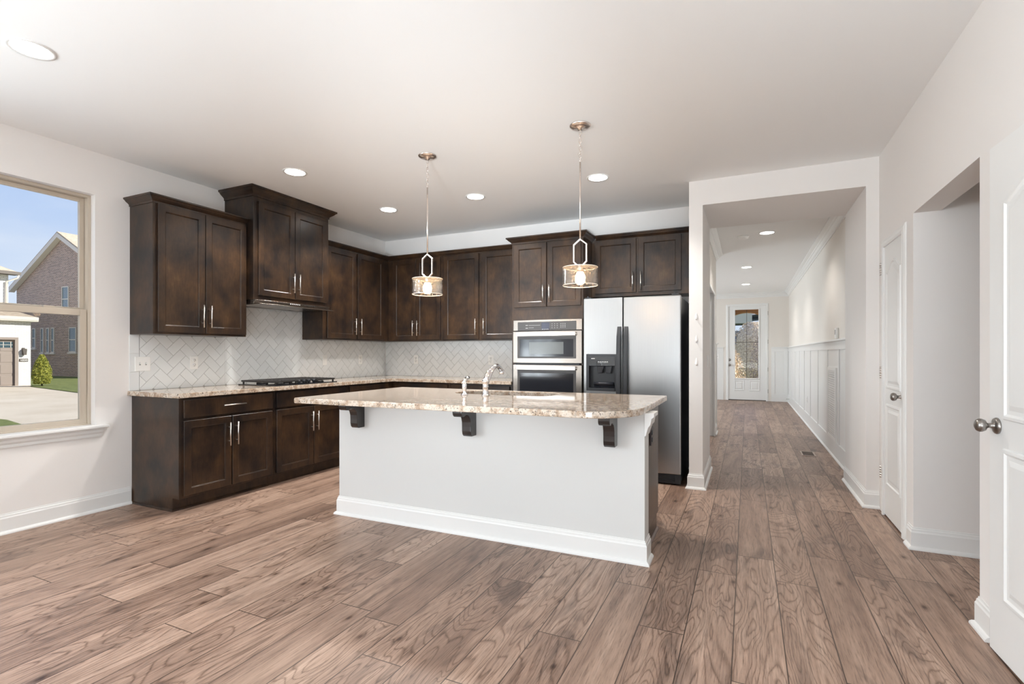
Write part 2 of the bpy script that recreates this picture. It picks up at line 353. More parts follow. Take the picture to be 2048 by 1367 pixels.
# ---------------------------------------------------------------- mesh helpers
class MB:
    def __init__(s): s.v = []; s.f = []; s.sm = []
    def add(s, vs, fs, smooth=False, M=None):
        o = len(s.v)
        for p in vs:
            p = Vector(p)
            if M is not None: p = M @ p
            s.v.append(p)
        for f in fs: s.f.append([o + k for k in f]); s.sm.append(smooth)
        return s
    def box(s, x0, x1, y0, y1, z0, z1, M=None):
        vs = [(x, y, z) for x in (x0, x1) for y in (y0, y1) for z in (z0, z1)]
        return s.add(vs, [(0, 1, 3, 2), (4, 6, 7, 5), (0, 4, 5, 1), (2, 3, 7, 6), (0, 2, 6, 4), (1, 5, 7, 3)], M=M)
    def prism(s, poly, z0, z1, fn=None, smooth=False):
        n = len(poly)
        vs = [(p[0], p[1], z0) for p in poly] + [(p[0], p[1], z1) for p in poly]
        if fn: vs = [fn(*p) for p in vs]
        s.add(vs, [list(range(n))[::-1], list(range(n, 2 * n))])
        s.add(vs, [[k, (k + 1) % n, n + (k + 1) % n, n + k] for k in range(n)], smooth)
        return s
    def lathe(s, prof, c=(0, 0, 0), axis='z', n=24, smooth=True, cap=True):
        c = Vector(c); vs = []
        for r, h in prof:
            for k in range(n):
                a = 2 * PI * k / n; u, w = r * math.cos(a), r * math.sin(a)
                p = {'z': (u, w, h), 'x': (h, u, w), 'y': (u, h, w)}[axis]
                vs.append(c + Vector(p))
        fs = [[i * n + k, i * n + (k + 1) % n, (i + 1) * n + (k + 1) % n, (i + 1) * n + k] for i in range(len(prof) - 1) for k in range(n)]
        s.add(vs, fs, smooth)
        if cap:
            for i in (0, len(prof) - 1):
                if prof[i][0] > 1e-5: s.add(vs[i * n:(i + 1) * n], [list(range(n))])
        return s
    def tube(s, pts, r, n=10, closed=False, smooth=True, caps=True):
        pts = [Vector(p) for p in pts]; m = len(pts); rs = r if isinstance(r, (list, tuple)) else [r] * m
        vs = []; up = None
        for i, p in enumerate(pts):
            if closed: d = (pts[(i + 1) % m] - pts[i - 1]).normalized()
            else: d = (pts[min(i + 1, m - 1)] - pts[max(i - 1, 0)]).normalized()
            if up is None: up = Vector((0, 0, 1)) if abs(d.z) < .9 else Vector((1, 0, 0))
            a = d.cross(up).normalized(); bvec = a.cross(d).normalized(); up = bvec
            for k in range(n):
                t = 2 * PI * k / n; vs.append(p + (a * math.cos(t) + bvec * math.sin(t)) * rs[i])
        seg = m if closed else m - 1
        fs = [[i * n + k, i * n + (k + 1) % n, ((i + 1) % m) * n + (k + 1) % n, ((i + 1) % m) * n + k] for i in range(seg) for k in range(n)]
        s.add(vs, fs, smooth)
        if not closed and caps: s.add(vs[:n], [list(range(n))]); s.add(vs[-n:], [list(range(n))])
        return s
    def sweep(s, path, prof, up=(0, 0, 1), closed=False, flip=1):
        """profile (a, b): a to the left of the path * flip, b along up; mitred corners"""
        path = [Vector(p) for p in path]; up = Vector(up).normalized(); m = len(path); n = len(prof); vs = []
        for i, p in enumerate(path):
            dp = (p - path[i - 1]).normalized() if (i > 0 or closed) else None
            dn = (path[(i + 1) % m] - p).normalized() if (i < m - 1 or closed) else None
            if dp is None: dp = dn
            if dn is None: dn = dp
            l1, l2 = up.cross(dp), up.cross(dn); mi = (l1 + l2)
            mi = mi / max(1e-6, mi.dot(l1)) if mi.length > 1e-6 else l1
            for a, b in prof: vs.append(p + mi * a * flip + up * b)
        seg = m if closed else m - 1
        fs = [[i * n + k, i * n + (k + 1) % n, ((i + 1) % m) * n + (k + 1) % n, ((i + 1) % m) * n + k] for i in range(seg) for k in range(n)]
        s.add(vs, fs)
        if not closed: s.add(vs[:n], [list(range(n))]); s.add(vs[-n:], [list(range(n))])
        return s
    def xform(s, M): s.v = [M @ p for p in s.v]; return s
    def build(s, name, mat, parent=None, bevel=0, seg=2, kind=None, label=None):
        o0 = origin_of(parent)
        xs = [p.x for p in s.v]; ys = [p.y for p in s.v]; zs = [p.z for p in s.v]
        org = Vector(((min(xs) + max(xs)) / 2, (min(ys) + max(ys)) / 2, min(zs)))
        me = bpy.data.meshes.new(name)
        me.from_pydata([p - org for p in s.v], [], s.f)
        for p, k in zip(me.polygons, s.sm): p.use_smooth = k
        bm = bmesh.new(); bm.from_mesh(me)
        bmesh.ops.remove_doubles(bm, verts=bm.verts, dist=1e-5)
        bmesh.ops.recalc_face_normals(bm, faces=bm.faces)
        bm.to_mesh(me); bm.free()
        me.materials.append(mat)
        o = bpy.data.objects.new(name, me); C.objects.link(o)
        o.location = org - o0
        if parent: o.parent = parent
        ORG[o.name] = org
        if bevel:
            b = o.modifiers.new('bevel', 'BEVEL'); b.width = bevel; b.segments = seg; b.limit_method = 'ANGLE'; b.angle_limit = math.radians(35)
            b.use_clamp_overlap = True
        if kind: o['kind'] = kind
        if label: o['label'] = label
        return o
ORG = {}
def origin_of(o): return ORG[o.name] if o else Vector((0, 0, 0))
def thing(name, label, cat, loc, group=None, kind=None):
    o = bpy.data.objects.new(name, None); C.objects.link(o); o.location = loc; o.empty_display_size = .1
    ORG[o.name] = Vector(loc)
    if label: o['label'] = label
    if cat: o['category'] = cat
    if group: o['group'] = group
    if kind: o['kind'] = kind
    return o
def tag(o, label, cat, group=None, kind=None):
    o['label'] = label; o['category'] = cat
    if group: o['group'] = group
    if kind: o['kind'] = kind
    return o
def dup(root, loc, rotz=None, label=None):
    r = root.copy(); C.objects.link(r); r.location = loc
    if rotz is not None: r.rotation_euler = (0, 0, rotz)
    if label: r['label'] = label
    for ch in list(root.children):
        c = ch.copy(); C.objects.link(c); c.parent = r
        for g in ch.children:
            d = g.copy(); C.objects.link(d); d.parent = c
    return r
def walls(name, x0, x1, y0, y1, z0, z1, holes, mat, axis):
    """wall slab with holes; holes = (u0,u1,z0,z1), u along y (axis 'x') or along x (axis 'y'); built as one skin without inner faces"""
    us = sorted({(y0 if axis == 'x' else x0), (y1 if axis == 'x' else x1)} | {h[k] for h in holes for k in (0, 1)})
    zs = sorted({z0, z1} | {h[k] for h in holes for k in (2, 3)})
    a, b = (x0, x1) if axis == 'x' else (y0, y1)
    def P(u, w, z): return (w, u, z) if axis == 'x' else (u, w, z)
    def solid(i, j):
        if i < 0 or j < 0 or i >= len(us) - 1 or j >= len(zs) - 1: return False
        cu, cz = (us[i] + us[i + 1]) / 2, (zs[j] + zs[j + 1]) / 2
        return not any(h[0] < cu < h[1] and h[2] < cz < h[3] for h in holes)
    mb = MB()
    for i in range(len(us) - 1):
        for j in range(len(zs) - 1):
            if not solid(i, j): continue
            u0, u1, w0, w1 = us[i], us[i + 1], zs[j], zs[j + 1]
            for w in (a, b): mb.add([P(u0, w, w0), P(u1, w, w0), P(u1, w, w1), P(u0, w, w1)], [(0, 1, 2, 3)])
            if not solid(i - 1, j): mb.add([P(u0, a, w0), P(u0, b, w0), P(u0, b, w1), P(u0, a, w1)], [(0, 1, 2, 3)])
            if not solid(i + 1, j): mb.add([P(u1, a, w0), P(u1, b, w0), P(u1, b, w1), P(u1, a, w1)], [(0, 1, 2, 3)])
            if not solid(i, j - 1): mb.add([P(u0, a, w0), P(u1, a, w0), P(u1, b, w0), P(u0, b, w0)], [(0, 1, 2, 3)])
            if not solid(i, j + 1): mb.add([P(u0, a, w1), P(u1, a, w1), P(u1, b, w1), P(u0, b, w1)], [(0, 1, 2, 3)])
    return mb.build(name, mat, kind='structure')

# ---------------------------------------------------------------- room shell
H = 2.74
XL, XR, YB, YH = -4.51, 0.93, 5.58, 4.785
MB().box(-4.62, 2.42, -3.75, 14.42, -.12, 0).build('floor', FLOOR, kind='structure')
MB().box(-4.66, 2.46, -3.75, 14.42, H, H + .2).build('ceiling', CEIL, kind='structure')
WIN1 = (1.10, 2.166, .66, 2.415); WIN2 = (-.18, .88, .66, 2.415)
walls('wall_left', -4.66, XL, -3.6, YB + .14, 0, H, [WIN1, WIN2, (-2.8, -.40, .66, 2.415)], WALL, 'x')
walls('wall_dining', -4.66, XL, YB + .14, 14.42, 0, H, [(9.5, 12.9, .66, 2.415)], WALL, 'x')
walls('wall_rear', -4.66, 2.46, -3.75, -3.6, 0, H, [(-1.2, .7, .12, 2.4)], WALL, 'y')
walls('wall_back', XL, -.475, YB, YB + .14, 0, H, [], WALL, 'y')
walls('wall_far_right', 2.30, 2.46, -3.6, 14.3, 0, H, [], WALL, 'x')
NICHE = (2.90, 3.89, 0, 2.075); PAN = (4.035, 4.665, 0, 2.055); NEAR = (1.95, 2.698, 0, 2.055)
walls('wall_right', XR, XR + .135, -3.6, YB + .14, 0, H, [NEAR, NICHE, PAN], WALL, 'x')
walls('wall_niche', XR + .135, 2.30, 3.89, 3.99, 0, H, [], WALL, 'y')
walls('wall_niche_side', XR + .135, 2.30, 2.80, 2.90, 0, H, [], WALL, 'y')
# thick cased opening to the hall (deep header)
walls('wall_header', -.475, XR, YH, 5.72, 0, H, [(-.36, .845, 0, 2.52)], WALL, 'y')
walls('wall_hall_right', XR, XR + .135, 5.72, 14.3, 0, H, [], HALLWALL, 'x')
walls('wall_hall_left', -.56, -.44, 5.72, 8.42, 0, H, [(5.86, 7.98, 0, 2.10)], HALLWALL, 'x')
walls('wall_end', -4.66, 2.46, 14.3, 14.42, 0, H, [(-.505, .48, 0, 2.47)], HALLWALL, 'y')

# baseboards
BP = [(0, 0), (.030, 0), (.029, .009), (.022, .018), (.014, .022), (.014, .104), (.010, .112), (.009, .122), (.005, .126), (.004, .135), (0, .135)]
def base(name, path, flip=1):
    MB().sweep(path, BP, flip=flip).build(name, TRIM, kind='structure')
base('baseboard_left', [(XL, -3.6, 0), (XL, 2.41, 0)], -1)
base('baseboard_header_left', [(-.475, 5.2, 0), (-.475, YH, 0), (-.36, YH, 0), (-.36, 5.72, 0)], -1)
base('baseboard_header_right', [(.845, 5.72, 0), (.845, YH, 0), (XR - .001, YH, 0)], -1)
base('baseboard_niche', [(XR, 3.985, 0), (XR, 3.89, 0), (2.28, 3.89, 0)], -1)
base('baseboard_right', [(XR + .135, 2.90, 0), (XR, 2.90, 0), (XR, 2.757, 0)], -1)
base('baseboard_rear', [(-4.51, -3.6, 0), (.93, -3.6, 0)], 1)
base('baseboard_hall_left', [(-.44, 8.045, 0), (-.44, 8.42, 0), (-.56, 8.42, 0)], -1)

# casings
CP = [(0, 0), (.058, 0), (.058, .012), (.050, .017), (.040, .014), (.022, .014), (.012, .010), (.006, .009), (0, .004)]
def casing(name, pts, up, flip=1):
    MB().sweep(pts, CP, up=up, flip=flip).build(name, TRIM, kind='structure')
casing('trim_1', [(XR, 4.665, 0), (XR, 4.665, 2.055), (XR, 4.035, 2.055), (XR, 4.035, 0)], (-1, 0, 0), -1)
casing('trim_2', [(XR, 2.698, 0), (XR, 2.698, 2.055), (XR, 1.95, 2.055), (XR, 1.95, 0)], (-1, 0, 0), -1)
casing('trim_3', [(-.44, 5.86, 0), (-.44, 5.86, 2.10), (-.44, 7.98, 2.10), (-.44, 7.98, 0)], (1, 0, 0), -1)
casing('trim_4', [(-.505, 14.3, 0), (-.505, 14.3, 2.47), (.48, 14.3, 2.47), (.48, 14.3, 0)], (0, -1, 0), -1)
# jamb liners
mb = MB(); mb.box(-.562, -.438, 7.965, 7.99, 0, 2.10); mb.box(-.562, -.438, 5.855, 5.87, 0, 2.10); mb.box(-.562, -.438, 5.86, 7.98, 2.09, 2.105)
mb.build('trim_5', TRIM, kind='structure')
for nm, (a, b_, _, zt) in (('trim_6', PAN), ('trim_7', NEAR)):
    mb = MB(); mb.box(XR + .0, XR + .135, b_ - .012, b_ + .001, 0, zt); mb.box(XR, XR + .135, a - .001, a + .012, 0, zt); mb.box(XR, XR + .135, a, b_, zt - .012, zt + .001)
    mb.build(nm, TRIM, kind='structure')
# crown moulding in the hall
CR = [(0, 0), (0, -.115), (.010, -.115), (.012, -.095), (.030, -.080), (.042, -.055), (.052, -.050), (.060, -.035), (.085, -.020), (.095, -.012), (.095, 0)]
MB().sweep([(XR, 5.72, H), (XR, 14.3, H), (-4.5, 14.3, H)], CR, flip=1).build('trim_8', TRIM, kind='structure')
MB().sweep([(-.44, 5.72, H), (-.44, 8.42, H), (-.56, 8.42, H)], CR, flip=-1).build('trim_9', TRIM, kind='structure')

# wainscot, right wall
mb = MB(); x0 = XR - .014
mb.box(XR - .004, XR, 5.72, 14.3, 0, 1.36)
mb.box(x0 - .002, XR, 5.72, 14.3, 0, .19)
mb.box(x0, XR, 5.72, 14.3, 1.25, 1.345)
mb.box(XR - .038, XR, 5.72, 14.3, 1.345, 1.365)
for y in (5.80, 6.66, 7.55, 8.52, 9.49, 10.46, 11.43, 12.40, 13.37, 14.24): mb.box(x0, XR, y - .04, y + .04, .19, 1.25)
mb.build('trim_10', TRIM, bevel=.002, kind='structure')
MB().sweep([(XR - .014, 14.3, 0), (XR - .014, 5.74, 0)], [(0, 0), (.018, 0), (.016, .010), (.008, .018), (0, .020)], flip=-1).build('trim_11', TRIM, kind='structure')
# wainscot, end wall
mb = MB()
for a, b_ in ((-4.4, -.567), (.542, XR - .016)):
    mb.box(a, b_, 14.296, 14.3, 0, 1.36); mb.box(a, b_, 14.284, 14.3, 0, .19); mb.box(a, b_, 14.286, 14.3, 1.25, 1.345); mb.box(a, b_, 14.262, 14.3, 1.345, 1.365)
for x in (-2.4, -1.7, -1.0, .58, .87): mb.box(x - .04, x + .04, 14.286, 14.3, .19, 1.25)
mb.build('trim_12', TRIM, bevel=.002, kind='structure')
# wainscot end on the hall partition
mb = MB(); mb.box(-.575, -.425, 8.42, 8.434, 0, 1.36); mb.box(-.59, -.41, 8.405, 8.455, 1.345, 1.365); mb.box(-.44, -.43, 8.30, 8.434, 1.25, 1.345)
mb.build('trim_13', TRIM, bevel=.002, kind='structure')

# ---------------------------------------------------------------- windows
def dh_window(idx, y0, y1, z0, z1, screen=True):
    """double hung window in the left wall, room side at x = XL"""
    w = thing('window_%d' % idx, None, None, (XL - .1, (y0 + y1) / 2, z0), kind='structure')
    mb = MB()   # outer frame
    for a in ((y0, y0 + .022), (y1 - .022, y1)): mb.box(-4.655, -4.565, a[0], a[1], z0, z1)
    mb.box(-4.655, -4.565, y0 + .022, y1 - .022, z1 - .022, z1); mb.box(-4.655, -4.565, y0 + .022, y1 - .022, z0, z0 + .015)
    mb.build('window_frame', VINYL, w, bevel=.003)
    zm = 1.52
    def sash(nm, xa, xb, za, zb, st, top, bot):
        m = MB()
        m.box(xa, xb, y0 + .022, y0 + .022 + st, za, zb); m.box(xa, xb, y1 - .022 - st, y1 - .022, za, zb)
        m.box(xa, xb, y0 + .022 + st, y1 - .022 - st, zb - top, zb); m.box(xa, xb, y0 + .022 + st, y1 - .022 - st, za, za + bot)
        s_ = m.build(nm, VINYL, w, bevel=.003)
        MB().box((xa + xb) / 2 - .002, (xa + xb) / 2 + .002, y0 + .022 + st, y1 - .022 - st, za + bot, zb - top).build('pane', GLASS, s_)
        return s_
    sash('upper_sash', -4.640, -4.612, zm - .01, z1 - .022, .030, .030, .045)
    ls = sash('lower_sash', -4.606, -4.574, z0 + .012, zm + .022, .045, .048, .040)
    m = MB(); yc = (y0 + y1) / 2
    for yy in (yc - .28, yc + .28): m.box(-4.6, -4.575, yy - .03, yy + .03, zm + .022, zm + .034)
    m.build('sash_lock', VINYL, ls, bevel=.002)
    if screen: MB().box(-4.652, -4.651, y0 + .03, y1 - .03, z0 + .03, zm).build('insect_screen', SCREEN, w)
    # stool and apron
    m = MB(); m.box(-4.565, XL + .052, y0 + .002, y1 - .002, z0 - .018, z0 + .004); m.box(XL + .0005, XL + .055, y0 - .072, y1 + .072, z0 - .020, z0 + .003)
    m.build('window_stool', TRIM, w, bevel=.006, seg=3)
    ap = [(0, 0), (.012, 0), (.014, .02), (.024, .034), (.028, .050), (.036, .058), (.036, .064), (0, .064)]
    m = MB(); m.sweep([(XL, y0 - .045, z0 - .086), (XL, y1 + .045, z0 - .086)], ap, flip=-1); m.build('window_apron', TRIM, w)
dh_window(1, *WIN1); dh_window(2, *WIN2)
def plain_window(idx, axis, c, u0, u1, z0, z1, nm):
    w = thing('window_%d' % idx, None, None, ((c, (u0 + u1) / 2, z0) if axis == 'x' else ((u0 + u1) / 2, c, z0)), kind='structure')
    m = MB(); g = MB()
    def bx(mm, a, b, za, zb, t):
        if axis == 'x': mm.box(c - t, c + t, a, b, za, zb)
        else: mm.box(a, b, c - t, c + t, za, zb)
    k = nm
    bx(m, u0, u1, z0, z0 + .05, .03); bx(m, u0, u1, z1 - .05, z1, .03)
    for i in range(k + 1):
        u = u0 + (u1 - u0) * i / k; a = max(u0, u - .035); b = min(u1, u + .035); bx(m, a, b, z0, z1, .028)
    bx(g, u0 + .01, u1 - .01, z0 + .01, z1 - .01, .002)
    m.build('window_frame', VINYL, w, bevel=.003); g.build('pane', GLASS, w)
plain_window(3, 'y', -3.68, -1.2, .7, .12, 2.4, 2)
plain_window(4, 'x', -4.6, -2.8, -.4, .66, 2.415, 3)
plain_window(5, 'x', -4.6, 9.5, 12.9, .66, 2.415, 4)

# ---------------------------------------------------------------- interior doors
def arch_top(u0, u1, v0, v1, rise, n=14):
    """closed outline with an eyebrow arch along the top"""
    pts = [(u0, v0), (u1, v0), (u1, v1)]
    for k in range(1, n):
        s_ = k / n; u = u1 + (u0 - u1) * s_
        e = .5 - .5 * math.cos(2 * PI * s_)
        e = e ** .8
        pts.append((u, v1 + rise * e))
    pts.append((u0, v1))
    return pts
def offset_poly(p, d):
    n = len(p); out = []
    for i in range(n):
        a, b_, c_ = Vector(p[i - 1]), Vector(p[i]), Vector(p[(i + 1) % n])
        d1 = (b_ - a).normalized(); d2 = (c_ - b_).normalized()
        n1 = Vector((-d1.y, d1.x)); n2 = Vector((-d2.y, d2.x)); mi = (n1 + n2); mi = mi / max(.3, mi.dot(n1))
        out.append(tuple(b_ + mi * d))
    return out
def panel_ring(mb, outline, F, steps):
    """steps: list of (inset, height); closes with the innermost polygon"""
    n = len(outline); rings = [[F(u, v, h) for u, v in offset_poly(outline, ins)] for ins, h in steps]
    vs = [p for r in rings for p in r]
    fs = [[i * n + k, i * n + (k + 1) % n, (i + 1) * n + (k + 1) % n, (i + 1) * n + k] for i in range(len(rings) - 1) for k in range(n)]
    fs.append([(len(rings) - 1) * n + k for k in range(n)])
    mb.add(vs, fs)
def knob(parent, c, d, name='door_knob'):
    """lathe along direction -x (room side)"""
    m = MB()
    prof = [(0, 0), (.032, 0), (.033, .004), (.030, .009), (.020, .012), (.011, .014), (.010, .030), (.013, .036), (.022, .040), (.0265, .050), (.0265, .058), (.022, .066), (.012, .071), (0, .072)]
    m.lathe([(r, -h) for r, h in prof], (0, 0, 0), 'x', 28, cap=False)
    if d is not None: m.xform(d)
    m.xform(Matrix.Translation(Vector(c)))
    return m.build(name, PEWTER, parent)
PST = [(0, 0.0005), (.006, .010), (.020, .012), (.026, -.001), (.034, -.003), (.050, -.0015)]
def molded_door(name, idx, width, height, M, hinges_at, knob_u, knob_z=.92):
    """door leaf in local space: u from 0 (far edge / latch or hinge) along -y, face towards -x"""
    d = thing('door_%d' % idx, None, None, M @ Vector((0, 0, 0)), kind='structure')
    mb = MB(); mb.box(0, .035, -width, 0, .012, height)
    F = lambda u, v, h: (-h, -u, v)
    s0 = .115; w = width
    for o in (arch_top(s0, w - s0, .95, 1.80, .075), [(s0, .24), (w - s0, .24), (w - s0, .84), (s0, .84)]):
        # recessed moulding is shown as a raised bead around a slightly raised field
        panel_ring(mb, o, F, [(0, 0.0), (.004, .007), (.016, .008), (.024, .0012), (.040, .0012), (.060, .006)])
    mb.xform(M); mb.build('door_leaf', TRIM, d, bevel=.0015)
    kn = knob(d, M @ Vector((0, -knob_u, knob_z)), M.to_3x3().to_4x4())
    if hinges_at is not None:
        for z in (.27, 1.02, 1.80):
            h = MB(); h.tube([(-.012, hinges_at, z), (-.012, hinges_at, z + .09)], .008, 8)
            for q in range(5): h.tube([(-.012, hinges_at, z + q * .018), (-.012, hinges_at, z + q * .018 + .016)], .0095, 8)
            h.box(-.0035, .001, hinges_at - .045, hinges_at + .01, z, z + .09)
            h.xform(M); h.build('hinge', NICKEL, d)
    return d
molded_door('pantry_door', 1, .61, 2.04, Matrix.Translation((XR - .001, 4.655, 0)), .004, .553)
Mn = Matrix.Translation((XR - .001, 1.958, 0)) @ Matrix.Rotation(math.radians(2.4), 4, 'Z') @ Matrix.Translation((0, .745, 0))
molded_door('bath_door', 2, .745, 2.04, Mn, None, .065)

# front door at the end of the hall
d = thing('door_3', None, None, (0, 14.3, 0), kind='structure')
gx0, gx1, gz0, gz1 = -.300, .265, .56, 2.335
walls_mb = MB()
y0, y1 = 14.305, 14.35
for a in ((-.485, gx0), (gx1, .460)): walls_mb.box(a[0], a[1], y0, y1, .02, 2.455)
walls_mb.box(gx0, gx1, y0, y1, .02, gz0); walls_mb.box(gx0, gx1, y0, y1, gz1, 2.455)
Fd = lambda u, v, h: (u, 14.305 - h, v)
for u0, u1 in ((-.315, -.07), (.035, .285)):
    panel_ring(walls_mb, [(u0, .245), (u1, .245), (u1, .52), (u0, .52)], Fd, [(0, .0), (.006, .010), (.022, .010), (.030, .001), (.05, .001), (.065, .008)])
walls_mb.build('door_leaf', TRIM, d, bevel=.002)
MB().sweep([(gx0, 14.305, gz0), (gx1, 14.305, gz0), (gx1, 14.305, gz1), (gx0, 14.305, gz1)], [(-.02, 0), (-.018, .012), (.0, .016), (.012, .010), (.012, 0)], up=(0, -1, 0), closed=True, flip=1).build('glass_frame', TRIM, d)
MB().box(gx0, gx1, 14.325, 14.329, gz0, gz1).build('pane', GLASS, d)
mb = MB(); mb.box(-.026, -.014, 14.31, 14.335, gz0, gz1); mb.box(gx0, gx1, 14.31, 14.335, 1.484, 1.497); mb.build('glazing_bar', GUTTER, d)
for z in (.905, 1.04):
    m = MB(); m.lathe([(0, 0), (.032, 0), (.030, .012), (.014, .016), (.014, .03), (.026, .036), (.026, .052), (0, .058)] if z < 1 else [(0, 0), (.032, 0), (.030, .014), (.012, .02), (0, .02)], (0, 0, 0), 'y', 20, cap=False)
    m.xform(Matrix.Translation((-.42, 14.305, z)) @ Matrix.Scale(-1, 4, (0, 1, 0))); m.build('door_knob' if z < 1 else 'deadbolt', PEWTER, d)
for z in (.25, .80, 1.50, 2.22):
    m = MB(); m.tube([(.466, 14.296, z - .05), (.466, 14.296, z + .05)], .009, 8); m.build('hinge', PEWTER, d)
MB().box(-.505, .48, 14.30, 14.42, 0, .02).build('threshold', GUTTER, d)

# ---------------------------------------------------------------- cabinets
def FX(x0):   # faces +x, u = y
    return lambda u, v, w: (x0 + w, u, v)
def FY(y0):   # faces -y, u = x
    return lambda u, v, w: (u, y0 - w, v)
def fbox(mb, F, u0, u1, v0, v1, w0, w1):
    vs = [F(u, v, w) for u in (u0, u1) for v in (v0, v1) for w in (w0, w1)]
    mb.add(vs, [(0, 1, 3, 2), (4, 6, 7, 5), (0, 4, 5, 1), (2, 3, 7, 6), (0, 2, 6, 4), (1, 5, 7, 3)])
def shaker(F, u0, u1, v0, v1, parent, name='door', st=.058, t=.02, mat=None):
    """shaker panel; w from 0 to t"""
    mb = MB()
    o = [(u0, v0), (u1, v0), (u1, v1), (u0, v1)]
    ins = [(0, 0), (0, t - .002), (.002, t), (st - .006, t), (st, t - .003), (st + .003, t - .010), (st + .006, t - .010)]
    n = 4; rings = [[F(u, v, h) for u, v in offset_poly(o, i_)] for i_, h in ins]
    vs = [p for r in rings for p in r]
    fs = [[i * n + k, i * n + (k + 1) % n, (i + 1) * n + (k + 1) % n, (i + 1) * n + k] for i in range(len(rings) - 1) for k in range(n)]
    fs.append([(len(rings) - 1) * n + k for k in range(n)]); fs.append([0, 1, 2, 3])
    mb.add(vs, fs)
    return mb.build(name, mat or CAB, parent)
def slab(F, u0, u1, v0, v1, parent, name='drawer_front', t=.02):
    mb = MB(); fbox(mb, F, u0, u1, v0, v1, 0, t); return mb.build(name, CAB, parent, bevel=.003)
def pull(F, u, v, length, parent, horiz=False, t=.02):
    mb = MB(); L = length / 2; g = .030
    a, b = ((u - L, v), (u + L, v)) if horiz else ((u, v - L), (u, v + L))
    mb.tube([F(a[0], a[1], t + g), F(b[0], b[1], t + g)], .0055, 10)
    for s_ in (-.6, .6):
        p = (u + s_ * L, v) if horiz else (u, v + s_ * L)
        mb.tube([F(p[0], p[1], t), F(p[0], p[1], t + g)], .004, 8)
    return mb.build('handle', NICKEL, parent)
def doors2(F, u0, um0, um1, u1, v0, v1, parent, hv, hl=.19):
    d1 = shaker(F, u0, um0, v0, v1, parent); pull(F, um0 - .030, hv, hl, d1)
    d2 = shaker(F, um1, u1, v0, v1, parent); pull(F, um1 + .030, hv, hl, d2)
CRW = [(0, 0), (.006, 0), (.006, .014), (.014, .022), (.030, .034), (.040, .046), (.048, .050), (.048, .062), (0, .062)]
def crown(path, z, parent, prof=CRW, flip=1, sc=1.0):
    mb = MB(); mb.sweep([(p[0], p[1], z) for p in path], [(a * sc, b * sc) for a, b in prof], flip=flip); return mb.build('crown_moulding', CAB, parent)

# wall cabinet beside the window
xf = -4.205; Fl = FX(xf)
c = thing('wall_cabinet', 'dark espresso wall cabinet nearest the window, two tall doors', 'cabinet', (XL + .15, 2.82, 1.36), 'espresso wall cabinets')
mb = MB(); mb.box(XL, xf, 2.405, 3.215, 1.36, 2.40); mb.build('body', CAB, c, bevel=.0015)
doors2(Fl, 2.435, 2.815, 2.822, 3.205, 1.376, 2.385, c, 1.52)
crown([(XL, 2.405), (xf, 2.405), (xf, 3.215)], 2.385, c, flip=-1)
# taller cabinet over the hood
xh = -4.115; Fh = FX(xh)
c = thing('wall_cabinet', 'taller espresso wall cabinet above the range hood, its crown touching the ceiling', 'cabinet', (XL + .2, 3.68, 1.705), 'espresso wall cabinets')
mb = MB(); mb.box(XL, xh, 3.222, 4.14, 1.705, 2.70); mb.build('body', CAB, c, bevel=.0015)
doors2(Fh, 3.265, 3.678, 3.686, 4.10, 1.745, 2.615, c, 1.90)
crown([(XL, 3.222), (xh, 3.222), (xh, 4.14), (XL, 4.14)], 2.655, c, flip=-1, sc=1.36)
# cabinet on the left run by the corner
c = thing('wall_cabinet', 'espresso wall cabinet right of the range hood, running into the corner', 'cabinet', (XL + .15, 4.7, 1.36), 'espresso wall cabinets')
mb = MB(); mb.box(XL, xf, 4.147, YB - .002, 1.36, 2.40); mb.build('body', CAB, c, bevel=.0015)
doors2(Fl, 4.20, 4.650, 4.682, 5.155, 1.376, 2.385, c, 1.52)
crown([(xf, 4.147), (xf, 5.245)], 2.385, c, flip=-1)
# back run
yf = 5.262; Fb = FY(yf)
c = thing('wall_cabinet', 'espresso wall cabinet on the back wall, first from the corner, behind the left pendant', 'cabinet', (-3.77, 5.42, 1.36), 'espresso wall cabinets')
mb = MB(); mb.box(xf + .002, -3.378, yf, YB - .001, 1.36, 2.40); mb.build('body', CAB, c, bevel=.0015)
doors2(Fb, -4.115, -3.764, -3.757, -3.405, 1.376, 2.385, c, 1.52)
crown([(xf, yf), (-3.378, yf)], 2.385, c, flip=-1)
c = thing('wall_cabinet', 'espresso wall cabinet on the back wall, between the corner cabinet and the oven tower', 'cabinet', (-2.85, 5.42, 1.36), 'espresso wall cabinets')
mb = MB(); mb.box(-3.376, -2.302, yf, YB - .001, 1.36, 2.40); mb.build('body', CAB, c, bevel=.0015)
doors2(Fb, -3.347, -2.872, -2.822, -2.36, 1.376, 2.385, c, 1.52)
crown([(-3.378, yf), (-2.302, yf)], 2.385, c, flip=-1)
# cabinet over the fridge
c = thing('wall_cabinet', 'short espresso wall cabinet above the refrigerator', 'cabinet', (-.99, 5.42, 1.80), 'espresso wall cabinets')
mb = MB(); mb.box(-1.506, -.477, yf, YB - .001, 1.80, 2.42); mb.build('body', CAB, c, bevel=.0015)
doors2(Fb, -1.466, -1.036, -1.014, -.594, 1.835, 2.39, c, 1.945, .20)
crown([(-1.456, yf), (-.477, yf)], 2.385, c, flip=-1)
